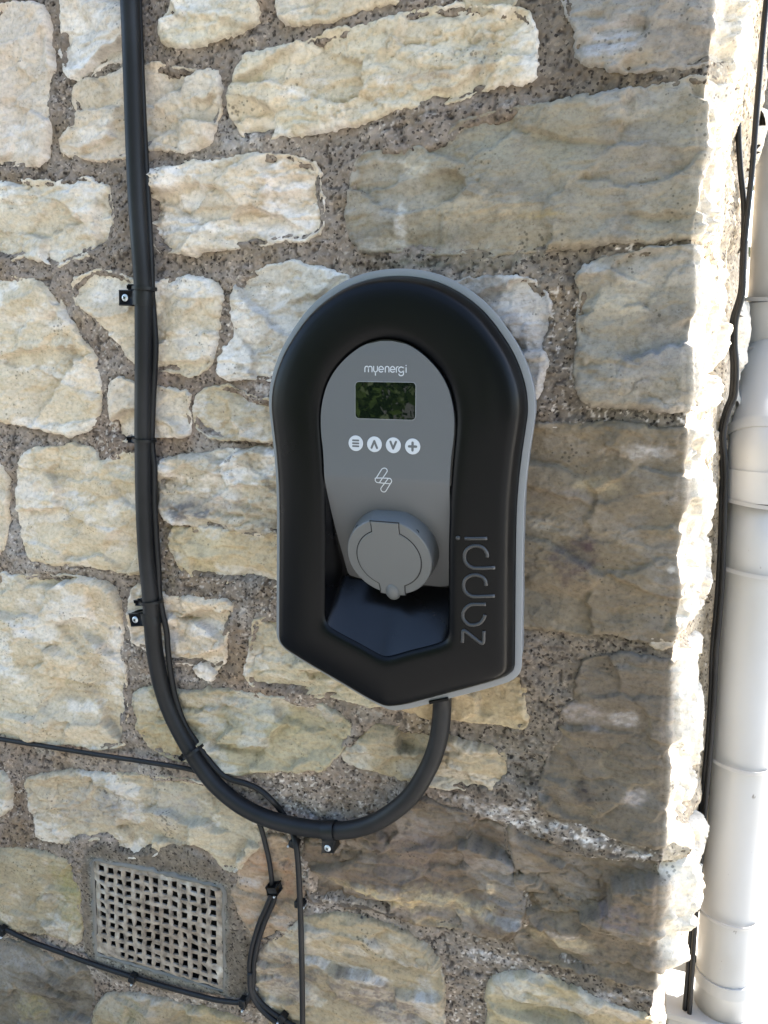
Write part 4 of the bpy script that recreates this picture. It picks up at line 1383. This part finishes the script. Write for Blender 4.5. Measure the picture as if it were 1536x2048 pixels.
# grid lines of the lattice: hole edges with a little unevenness
rs = np.random.RandomState(3)
es, et = [0.0], [0.0]
mx_, my_ = 0.028, 0.022
for k in range(NC_):
    a = mx_ + (1 - 2 * mx_) * (k + 0.195) / NC_
    bq = mx_ + (1 - 2 * mx_) * (k + 0.805) / NC_
    es += [a, bq]
es.append(1.0)
for k in range(NR_):
    a = my_ + (1 - 2 * my_) * (k + 0.19) / NR_
    bq = my_ + (1 - 2 * my_) * (k + 0.80) / NR_
    et += [a, bq]
et.append(1.0)
nx, ny = len(es), len(et)
GV = np.zeros((ny, nx, 3))
for i in range(ny):
    for j in range(nx):
        edge_ = i in (0, ny - 1) or j in (0, nx - 1)
        ds, dt = rs.randn() * 0.0042, rs.randn() * 0.0050
        if edge_:
            ds, dt = ds * 1.3, dt * 1.3
        GV[i, j] = bil(es[j] + ds, et[i] + dt, 0.004 + 0.0007 * rs.randn() - (0.002 if edge_ else 0))
V, Fc = [], []


def av(p):
    V.append(tuple(p))
    return len(V) - 1


ids = [[av(GV[i, j]) for j in range(nx)] for i in range(ny)]
filled = {(0, 9), (1, 9)}          # two holes clogged with cement at the lower left
for i in range(ny - 1):
    for j in range(nx - 1):
        hole = (i % 2 == 1) and (j % 2 == 1)
        if hole and ((j // 2, i // 2) not in filled):
            cs = [ids[i][j], ids[i][j + 1], ids[i + 1][j + 1], ids[i + 1][j]]
            cen = np.mean([V[q] for q in cs], 0)
            bk = []
            for q in cs:
                p = np.array(V[q])
                p2 = cen + (p - cen) * 1.04
                p2[1] = WALL - 0.0012
                bk.append(av(p2))
            for q in range(4):
                q2 = (q + 1) % 4
                Fc.append((cs[q], bk[q], bk[q2], cs[q2]))
        else:
            Fc.append((ids[i][j], ids[i + 1][j], ids[i + 1][j + 1], ids[i][j + 1]))
grl = solid('clay_grille', V, Fc, M_CLAY, ab, smooth=False)
sub = grl.modifiers.new('round', 'BEVEL')
sub.width = 0.0004
sub.segments = 2
sub.limit_method = 'ANGLE'
# cavity behind, painted near-black for the shade inside, and the cement fillet
mb = MB()
cc = (c00 + c10 + c11 + c01) / 4
V, Fc = [], []
for h in (-0.002, -0.072):
    V += [bil(s, t, h) for s, t in ((-0.02, -0.02), (1.02, -0.02), (1.02, 1.02), (-0.02, 1.02))]
Fc = [(0, 1, 5, 4), (1, 2, 6, 5), (2, 3, 7, 6), (3, 0, 4, 7), (4, 5, 6, 7)]
solid('cavity', V, Fc, plastic('cavity_shade', (0.008, 0.007, 0.006), 0.95), ab, smooth=False)
M_FILLET = plastic('blue_grey_cement', lin((126, 122, 114)) * 0.85, 0.95, 0.6, dirt=0.35, gscale=400)
fv, ff = [], []
per = [(s, -1) for s in np.linspace(0, 1, 26)] + [(2, t) for t in np.linspace(0, 1, 22)[1:]] + [(s, 3) for s in np.linspace(1, 0, 26)[1:]] + [(-2, t) for t in np.linspace(1, 0, 22)[1:-1]]
prm = []
for s, t in per:
    if t == -1: prm.append((s, 0.0, 0, -1))
    elif s == 2: prm.append((1.0, t, 1, 0))
    elif t == 3: prm.append((s, 1.0, 0, 1))
    else: prm.append((0.0, t, -1, 0))
for (s, t, a, bq) in prm:
    wv = 0.028 + 0.012 * rs.randn()
    if a == -1: wv = 0.05 + 0.012 * rs.randn()
    for q, hh in ((-0.012, 0.0012), (0.3, 0.0052), (0.9, 0.0012), (1.4, -0.012)):
        fv.append(bil(s + a * wv * max(q, -1) * 0.8, t + bq * wv * q, hh + 0.0008 * rs.randn()))
m_ = len(prm)
for i in range(m_):
    for k in range(3):
        i2 = (i + 1) % m_
        ff.append((i * 4 + k, i2 * 4 + k, i2 * 4 + k + 1, i * 4 + k + 1))
solid('cement_fillet', fv, ff, M_FILLET, ab)

# ------------------------------------------------------------------ conduit and cables
def path_px(pts, Y, n=6):
    """pts: (px, py) or (px, py, extra depth towards the viewer)"""
    W3 = []
    for p in pts:
        W3.append(at(p[0], p[1], Y - (p[2] if len(p) > 2 else 0)))
    return catmull(W3, n)


CR = 0.0100
YC = WALL - 0.0165
CON = [(255, -60), (257, 0), (263, 150), (270, 280), (277, 400), (283, 500), (286.5, 590), (286, 720), (286, 850), (289, 1000), (294, 1110), (300, 1180), (304, 1250), (311, 1310), (325, 1374), (344, 1430), (369, 1482), (398, 1530), (432, 1570), (480, 1608), (530, 1634), (580, 1650), (632, 1659), (685, 1661), (735, 1651), (778, 1630), (822, 1592), (853, 1540), (872, 1489), (882, 1440), (886, 1400), (887, 1360, 0.012), (887, 1310, 0.014)]
P = path_px(CON, YC, 7)
P = P + np.stack([0.0012 * np.sin(np.arange(len(P)) * .17), 0.001 * np.sin(np.arange(len(P)) * .13), 0 * P[:, 0]], 1)
mb = MB(); mb.tube(P, CR, 24)
tag(mb.build('supply_cable', M_CABLE), 'thick black armoured cable looping down the wall and up into the charger', 'cable')

THIN = [(275, -60), (277, 0, -.002), (283, 150, -.002), (289, 280, -.002), (295.5, 400, -.002), (302, 520), (304, 590), (308, 640), (311, 700), (307, 780), (304, 850), (304, 890), (309, 940), (309, 1000), (313, 1080), (317, 1140), (318, 1180), (325, 1225), (333, 1262), (336, 1300), (342, 1350), (352, 1400), (370, 1449), (396, 1489), (430, 1535), (458, 1557), (492, 1567), (520, 1580), (543, 1600), (562, 1622, -0.008), (580, 1652, -0.010), (592, 1690, .002), (597, 1740, .004), (600, 1800, .004), (602, 1860, .007), (604, 1950, .006), (606, 2110, .005)]
P = path_px(THIN, WALL - 0.0115, 7)
mb = MB(); mb.tube(P, 0.0035, 12)
tag(mb.build('data_cable', M_CABLE), 'thin black cable tied beside the thick cable then dropping straight past the rusty stone', 'cable')

HOR = [(-60, 1466), (0, 1478), (100, 1494), (200, 1510), (300, 1525), (385, 1540, -.004), (430, 1560, -.008), (480, 1600, -.010), (508, 1628, -.006), (520, 1650), (530, 1685), (538, 1720), (543, 1755), (544, 1785), (532, 1815), (517, 1850), (504, 1895), (499, 1935), (503, 1972), (520, 2003), (552, 2030), (600, 2058), (660, 2100)]
P = path_px(HOR, WALL - 0.0085, 7)
mb = MB(); mb.tube(P, 0.0031, 12)
tag(mb.build('phone_cable', M_CABLE), 'thin black cable entering level at the left edge and bending down past the air brick', 'cable')
SEC = [(548, 1778), (541, 1800), (526, 1835), (512, 1875), (503, 1915), (500, 1950), (503, 1985), (486, 2004), (440, 2001), (400, 1992), (330, 1973), (262, 1953), (200, 1933), (130, 1908), (60, 1882), (8, 1858), (-60, 1832)]
SEC = [(x + (7 if 1790 < y < 1960 and x > 495 else 0), y) for x, y in SEC]
P = path_px(SEC, WALL - 0.0075, 7)
mb = MB(); mb.tube(P, 0.0033, 12)
tag(mb.build('low_cable', M_CABLE), 'black cable sagging under the air brick to the left edge', 'cable')
SEC3 = [(500, 1945), (502, 1980), (516, 2010), (545, 2038), (590, 2066), (650, 2110)]
P = path_px(SEC3, WALL - 0.010, 7)
mb = MB(); mb.tube(P, 0.0036, 12)
tag(mb.build('lower_cable', M_CABLE), 'black cable running from the cable bundle down off the bottom edge', 'cable')


def screw_parts(parent, c, r, mat=M_ZINC):
    c = np.array(c)
    V, Fc = [], []
    m = 20
    for (rr_, d) in ((1.0, 0.0), (1.0, 0.0006), (0.85, 0.0013), (0.45, 0.0016)):
        for k in range(m):
            a = 2 * math.pi * k / m
            V.append(c + np.array((r * rr_ * math.cos(a), -d, r * rr_ * math.sin(a))))
    for i in range(3):
        for k in range(m):
            k2 = (k + 1) % m
            Fc.append((i * m + k, i * m + k2, (i + 1) * m + k2, (i + 1) * m + k))
    Fc.append(tuple(3 * m + k for k in range(m)))
    s = solid('screw', V, Fc, mat, parent, sharp=40)
    mb = MB()
    q = r * 0.44
    for a in (0.5, 0.5 + math.pi / 2):
        dx, dz = math.cos(a), math.sin(a)
        mb.box(c + np.array((0, -0.00155, 0)), np.array((dx, 0, dz)) * q, (0, 0.0003 + 0.0001 * (a > 1), 0), np.array((-dz, 0, dx)) * r * 0.13, 0)
    mb.build('screw_cross', M_GAP_SHADE, s, smooth=False)
    return s


def band(center, axis, r, width, thick=0.0012, m=28):
    """flat hoop round a tube"""
    c = np.array(center); ax = np.array(axis) / np.linalg.norm(axis)
    n0 = np.array((0, -1.0, 0)); n0 -= ax * (ax @ n0); n0 /= np.linalg.norm(n0)
    b0 = np.cross(ax, n0)
    V, Fc = [], []
    prof = [(r - 0.0002, -width / 2), (r + thick, -width / 2), (r + thick * 1.15, 0), (r + thick, width / 2), (r - 0.0002, width / 2)]
    for k in range(m):
        a = 2 * math.pi * k / m
        d = math.cos(a) * n0 + math.sin(a) * b0
        for rr_, w_ in prof:
            V.append(c + d * rr_ + ax * w_)
    q = len(prof)
    for k in range(m):
        k2 = (k + 1) % m
        for i in range(q - 1):
            Fc.append((k * q + i, k * q + i + 1, k2 * q + i + 1, k2 * q + i))
    return V, Fc


def pipe_clip(name, px, py, axis_px, lug_px, label):
    """P-clip on the thick cable: hoop, lug against the wall, screw"""
    c = at(px, py, YC)
    a2 = at(px + axis_px[0], py + axis_px[1], YC)
    ax = (a2 - c) / np.linalg.norm(a2 - c)
    l = at(lug_px[0], lug_px[1], YC - 0.003)
    t = empty(name, tuple(at(px, py, WALL - 0.004)), label, 'cable clip', 'screwed clips holding the thick cable')
    V, Fc = band(c, ax, CR, 0.0150, 0.0016)
    solid('strap', V, Fc, M_CLIP, t, sharp=40)
    dr = l - c
    dr[1] = 0
    ln = np.linalg.norm(dr)
    dr /= ln
    mb = MB()
    mid = c + dr * (ln * 0.5 + 0.004) + np.array((0, -0.001, 0))
    mb.box(mid + np.array((0, 0.009, 0)), dr * (ln * 0.5 + 0.0035), (0, 0.0135, 0), ax * 0.0073, 0.0012)
    mb.build('lug', M_CLIP, t)
    sc = c + dr * (ln + 0.0005)
    sc[1] = mid[1] + 0.009 - 0.0136
    screw_parts(t, sc, 0.0040)
    return t


pipe_clip('cable_clip', 287, 597, (0, -20), (254, 596), 'black cable clip screwed beside the upright cable, high beside the cream stone')
pipe_clip('cable_clip', 303, 1235, (-4, -20), (274, 1238), 'black cable clip screwed beside the upright cable, below the charger level')
pipe_clip('cable_clip', 660, 1661, (20, 0), (657, 1693), 'black cable clip with its screw under the bottom of the cable loop')


def cable_tie(px, py, axis_px, side, label, r=0.0125, Y=None, off=(0, 0)):
    c = at(px, py, (YC if Y is None else Y))
    a2 = at(px + axis_px[0], py + axis_px[1], YC if Y is None else Y)
    ax = (a2 - c) / np.linalg.norm(a2 - c)
    t = empty('cable_tie', tuple(c), label, 'cable tie', 'black ties on the cables')
    V, Fc = band(c, ax, r, 0.0036, 0.001)
    solid('loop', V, Fc, M_CLIP, t, sharp=40)
    h = at(side[0], side[1], (YC if Y is None else Y))
    d = (h - c)
    d /= np.linalg.norm(d)
    mb = MB()
    mb.box(h, d * 0.0042, (0, 0.003, 0), ax * 0.0031, 0.0008)
    mb.box(h + d * 0.0055 + ax * 0.0008, d * 0.0025, (0, 0.0010, 0), ax * 0.0018, 0.0003)
    mb.build('head', M_CLIP, t)


cable_tie(289, 577, (0, -20), (267, 576), 'black cable tie just above the highest screwed clip')
cable_tie(289, 880, (0, -20), (266, 879), 'black cable tie halfway up the upright cable by the small cream stone')
cable_tie(304, 1203, (-3, -20), (280, 1204), 'black cable tie just above the lower screwed clip')
cable_tie(388, 1502, (-12, -18), (368, 1513), 'black cable tie where the thick cable starts to curve')


def cleat(px, py, label, axis, nail, Y=WALL - 0.009, w=0.0055):
    c = at(px, py, Y)
    t = empty('cable_cleat', tuple(c), label, 'cable cleat', 'small nailed cleats on the thin cables')
    a = np.array(axis, float); a /= np.linalg.norm(a)
    bq = np.array((-a[2], 0, a[0]))
    mb = MB()
    mb.box(c, a * 0.0045, (0, 0.0055, 0), bq * w, 0.0014)
    n = at(nail[0], nail[1], Y - 0.001)
    mb.box((c + n) / 2 + np.array((0, 0.001, 0)), a * 0.0032, (0, 0.0045, 0), bq * 0.004, 0.001)
    mb.build('saddle', M_CLIP, t)
    mb = MB()
    mb.tube([n + np.array((0, 0.004, 0)), n + np.array((0, -0.0045, 0)), n + np.array((0, -0.0052, 0))], [0.0014, 0.0014, 0.0010], 10)
    mb.build('nail', M_ZINC, t)


cleat(548, 1776, 'black cleat where the cable bundle kinks beside the rusty stone', (-.3, 0, 1), (551, 1790), w=0.007)
cleat(600, 1806, 'black cleat with a bright nail on the straight thin cable', (0, 0, 1), (609, 1812))
cleat(590, 1686, 'black cleat just under the bottom of the thick cable loop', (0.2, 0, 1), (579, 1689))
cleat(5, 1860, 'black cleat on the low cable at the left edge of the view', (1, 0, -.4), (6, 1872))
cleat(266, 1955, 'black cleat on the low cable under the air brick', (1, 0, -.25), (266, 1966))
cleat(487, 2003, 'black cleat where the low cable meets the cable bundle', (1, 0, 0), (487, 2018))
cleat(566, 2034, 'black cleat near the bottom edge on the curved cable', (.8, 0, -.5), (558, 2042))

# ------------------------------------------------------------------ rainwater pipe beyond the corner
PR = 0.0325
YP = 0.935
pipe = empty('drainpipe', tuple(at(1450, 1850, YP)[:2]) + (0.0,), 'white plastic drainpipe with a swan-neck bend beyond the wall corner', 'drainpipe')


def left_edge(px, py, Y, r=PR):
    p = at(px, py, Y)
    v = np.array((p[0], p[1], 0)); v /= np.linalg.norm(v)
    return p + np.array((v[1], -v[0], 0)) * r


lo = [left_edge(1383, 2120, YP), left_edge(1396, 1850, YP), left_edge(1412, 1560, YP), left_edge(1432, 1300, YP), left_edge(1446, 1120, YP), left_edge(1458, 985, YP)]
# the pipe is straight: fit a line
Lo = np.array(lo)
tz = Lo[:, 2]
fx_ = np.polyfit(tz, Lo[:, 0], 1)


def lower(z):
    return np.array((np.polyval(fx_, z), YP, z))


z_b, z_s = at(1430, 2030, 0.9)[2] - 0.02, Lo[-1][2]
mb = MB(); mb.tube([lower(z) for z in np.linspace(z_b, z_s, 12)], PR, 48)
mb.build('lower_pipe', M_PVC, pipe)
z_c = at(1480, 705, YP)[2]
up0 = left_edge(1489, 690, 1.03)
upt = left_edge(1530, 20, 1.03)
sl_ = (upt - up0) / (upt[2] - up0[2])
bend = [lower(z_s - 0.004), lower(z_s + 0.03), lower(z_s + 0.05) + np.array((0.002, 0.004, 0)), None]
bz0 = lower(z_s + 0.05)
bend = catmull([lower(z_s - 0.004), lower(z_s + 0.03), bz0 + np.array((0.001, 0.004, 0.004)), (bz0 * 0.62 + up0 * 0.38) + np.array((0, 0, -0.004)), (bz0 * 0.3 + up0 * 0.7) + np.array((0, 0, 0.0)), up0 + np.array((0, -0.002, -0.012)), up0, up0 + sl_ * 0.012], 8)
br = np.full(len(bend), PR + 0.0036)
mb = MB(); mb.tube(bend, br, 48)
mb.build('swan_neck', M_PVC, pipe)
for (c_, ax_, r_, w_) in ((lower(z_s + 0.012), (0, 0, 1), PR + 0.0034, 0.034), (bz0 + (up0 - bz0) * 0.12 + np.array((0, -0.0, 0.0)), up0 - bz0 + np.array((0, 0, .06)), PR + 0.0034, 0.012), (up0 + sl_ * 0.024, sl_, PR + 0.0015, 0.046)):
    V, Fc = band(c_, ax_, r_, w_, 0.0022, 48)
    solid('socket_collar', V, Fc, M_PVC, pipe, sharp=40)
V, Fc = band(lower(z_s - 0.0065), (0, 0, 1), PR, 0.0022, 0.0003, 48)
solid('joint_seal', V, Fc, plastic('dark_seam', (0.06, 0.055, 0.05), 0.9), pipe)  # thin dark ring at the pipe joint
mb = MB(); mb.tube([up0 + sl_ * h for h in np.linspace(0, 1.6, 12)], PR, 48)
mb.build('upper_pipe', M_PVC, pipe)

PC1 = [(1545, -120), (1533, 0), (1527, 60), (1515, 200), (1505, 330), (1496, 420), (1490, 480), (1487, 540), (1485, 590), (1472, 640), (1470, 690), (1473, 730), (1470, 790), (1457, 822), (1447, 870), (1451, 930), (1450, 1010), (1447, 1100), (1442, 1200), (1433, 1300), (1428, 1400), (1420, 1510), (1408, 1640), (1400, 1750), (1394, 1810), (1389, 1870), (1384, 1950), (1378, 2040), (1374, 2130)]
PC2 = [(1490, 100, -.02), (1484, 150), (1477, 200), (1477, 270), (1481, 340), (1487, 400), (1488, 450), (1485, 520), (1481, 585), (1465, 640), (1463, 690), (1466, 730), (1463, 790), (1451, 822), (1441, 870), (1444, 930), (1443, 1010), (1440, 1100), (1434, 1200), (1425, 1300), (1421, 1400), (1413, 1510), (1400, 1640), (1392, 1750), (1387, 1810), (1381, 1870), (1375, 1950), (1368, 2040), (1364, 2130)]
for PC, lb, dy in ((PC1, 'thin dark cable strapped to the drainpipe, the one nearer the pipe', 0), (PC2, 'thin dark cable strapped to the drainpipe, the one nearer the stones', 0.004)):
    P = path_px(PC, 0.905 + dy, 6)
    mb = MB(); mb.tube(P, 0.0029, 10)
    tag(mb.build('aerial_cable', M_CABLE), lb, 'cable')
for (py_l, lb) in ((603, 'clear cable tie above the upper pipe collar'), (702, 'clear cable tie just below the upper pipe collar'), (1012, 'clear cable tie just below the pipe joint'), (1148, 'clear cable tie on the pipe level with the socket of the charger'), (1533, 'clear cable tie on the pipe below the middle of its straight run'), (1842, 'clear cable tie lowest on the drainpipe')):
    if py_l < 800:
        zz_ = at(1480, py_l, 1.0)[2]
        c_ = up0 + sl_ * (zz_ - up0[2])
        rr_ = PR + (0.005 if py_l > 650 else 0.0008)
    else:
        zz_ = at(1440, py_l, 0.91)[2] + 0.004
        c_ = lower(zz_)
        rr_ = PR + 0.0008
    V, Fc = band(c_ + np.array((-0.0035, -0.001, 0)), (0.10, 0, 1), rr_ + 0.0040, 0.0042, 0.0006, 40)
    tag(solid('clear_cable_tie', V, Fc, M_TIE, None, sharp=40), lb, 'cable tie', 'clear ties round the drainpipe')

# white box that the pipe drops into, at the foot of the view
bx0 = at(1331, 2025, 0.896)
box_top = bx0[2]
mb = MB()
mb.box((bx0[0] + 0.09, 0.896 + 0.043, box_top - 0.12), (0.088, 0, 0), (0, 0.041, 0), (0, 0, 0.118), 0.004)
hop = empty('rainwater_hopper', (bx0[0] + 0.09, 0.939, box_top - 0.24), 'white plastic hopper box at the foot of the drainpipe', 'hopper')
mb.build('box_body', M_PVC, hop)
mb = MB()
mb.box((bx0[0] + 0.09, 0.896 + 0.043, box_top - 0.004), (0.090, 0, 0), (0, 0.043, 0), (0, 0, 0.004), 0.0015)
mb.build('lid', M_PVC, hop)
# pipe bracket on the return face
pb = empty('pipe_bracket', tuple(at(1370, 1930, YP)), 'white plastic pipe bracket low on the drainpipe', 'bracket')
c_ = at(1372, 1930, YP)
mb = MB()
mb.box(c_ + np.array((-0.008, 0.008, 0)), (0.022, 0, 0), (0, 0.012, 0), (0, 0, 0.008), 0.002)
mb.build('bracket_arm', M_PVC, pb)
V, Fc = band(lower(c_[2]), (0, 0, 1), PR, 0.016, 0.002, 40)
solid('bracket_ring', V, Fc, M_PVC, pb, sharp=40)

# ------------------------------------------------------------------ green behind the photographer and beyond the corner
def leaf_material(name, c0, c1):
    m, nt, b = newmat(name)
    pos = coord(nt)
    n1 = nd(nt, 'ShaderNodeTexNoise', Scale=5.0, Detail=3.0)
    nt.links.new(pos, n1.inputs['Vector'])
    nt.links.new(ramp(nt, n1.outputs['Fac'], [(0.3, c0), (0.7, c1)]), b.inputs['Base Color'])
    b.inputs['Roughness'].default_value = 0.5
    b.inputs['Transmission Weight'].default_value = 0.0
    return m


M_LEAF = leaf_material('leaves', (0.03, 0.055, 0.012), (0.09, 0.14, 0.03))
M_BARK = plastic('bark', (0.07, 0.05, 0.035), 0.9, 0.5)


def bush(name, base, size, n, label, cat, leaf=0.05, seed=0):
    r = np.random.RandomState(seed)
    t = empty(name, tuple(base), label, cat)
    cl = r.randn(40, 3) * np.array(size) * 0.30 + np.array((0, 0, size[2] * 0.62))
    V, Fc = [], []
    for k in range(n):
        c = cl[r.randint(40)] + r.randn(3) * np.array(size) * 0.10
        if c[2] < 0.05: continue
        a = r.randn(3); a /= np.linalg.norm(a)
        bq = np.cross(a, r.randn(3)); bq /= np.linalg.norm(bq)
        s = leaf * (0.6 + 0.8 * r.rand())
        i = len(V)
        c = c + np.array(base)
        V += [c - a * s, c + bq * s * .5, c + a * s, c - bq * s * .5]
        Fc.append((i, i + 1, i + 2, i + 3))
    mesh_obj('foliage', V, Fc, M_LEAF, t, smooth=False)
    mb = MB()
    b0 = np.array(base)
    for k in range(5):
        d = r.randn(3) * np.array(size) * 0.25; d[2] = size[2] * (0.5 + 0.3 * r.rand())
        mb.tube(catmull([b0, b0 + d * 0.4 + r.randn(3) * 0.05, b0 + d], 4), np.linspace(0.05, 0.012, 9) * size[2] / 2.2, 7)
    mb.build('stem', M_BARK, t)


bush('hedge_shrub', (-2.6, -4.6, 0), (1.6, 1.0, 2.4), 5000, 'leafy green shrub across the drive', 'shrub', 0.06, 1)
bush('hedge_shrub', (-4.6, -5.0, 0), (1.6, 1.0, 2.6), 5000, 'bushy green shrub farther along the drive', 'shrub', 0.06, 2)
for k, (x_, y_, sz_) in enumerate(((-7.5, -7.2, (3.2, 2.0, 6.0)), (-3.9, -8.0, (3.4, 2.2, 6.8)), (-0.6, -7.4, (3.0, 2.0, 6.2)), (2.8, -8.2, (3.4, 2.2, 6.4)), (6.4, -7.6, (3.2, 2.0, 5.8)))):
    bush('garden_tree', (x_, y_, 0), sz_, 7000, ('tall green tree behind the left shrub', 'tallest green tree across the drive', 'green tree straight across from the charger', 'broad green tree to the right across the drive', 'green tree at the far right across the drive')[k], 'tree', 0.13, 20 + k)
bush('garden_tree', (1.15, 7.2, 0), (1.6, 1.6, 5.6), 5000, 'leafy green tree showing past the top of the drainpipe', 'tree', 0.07, 3)
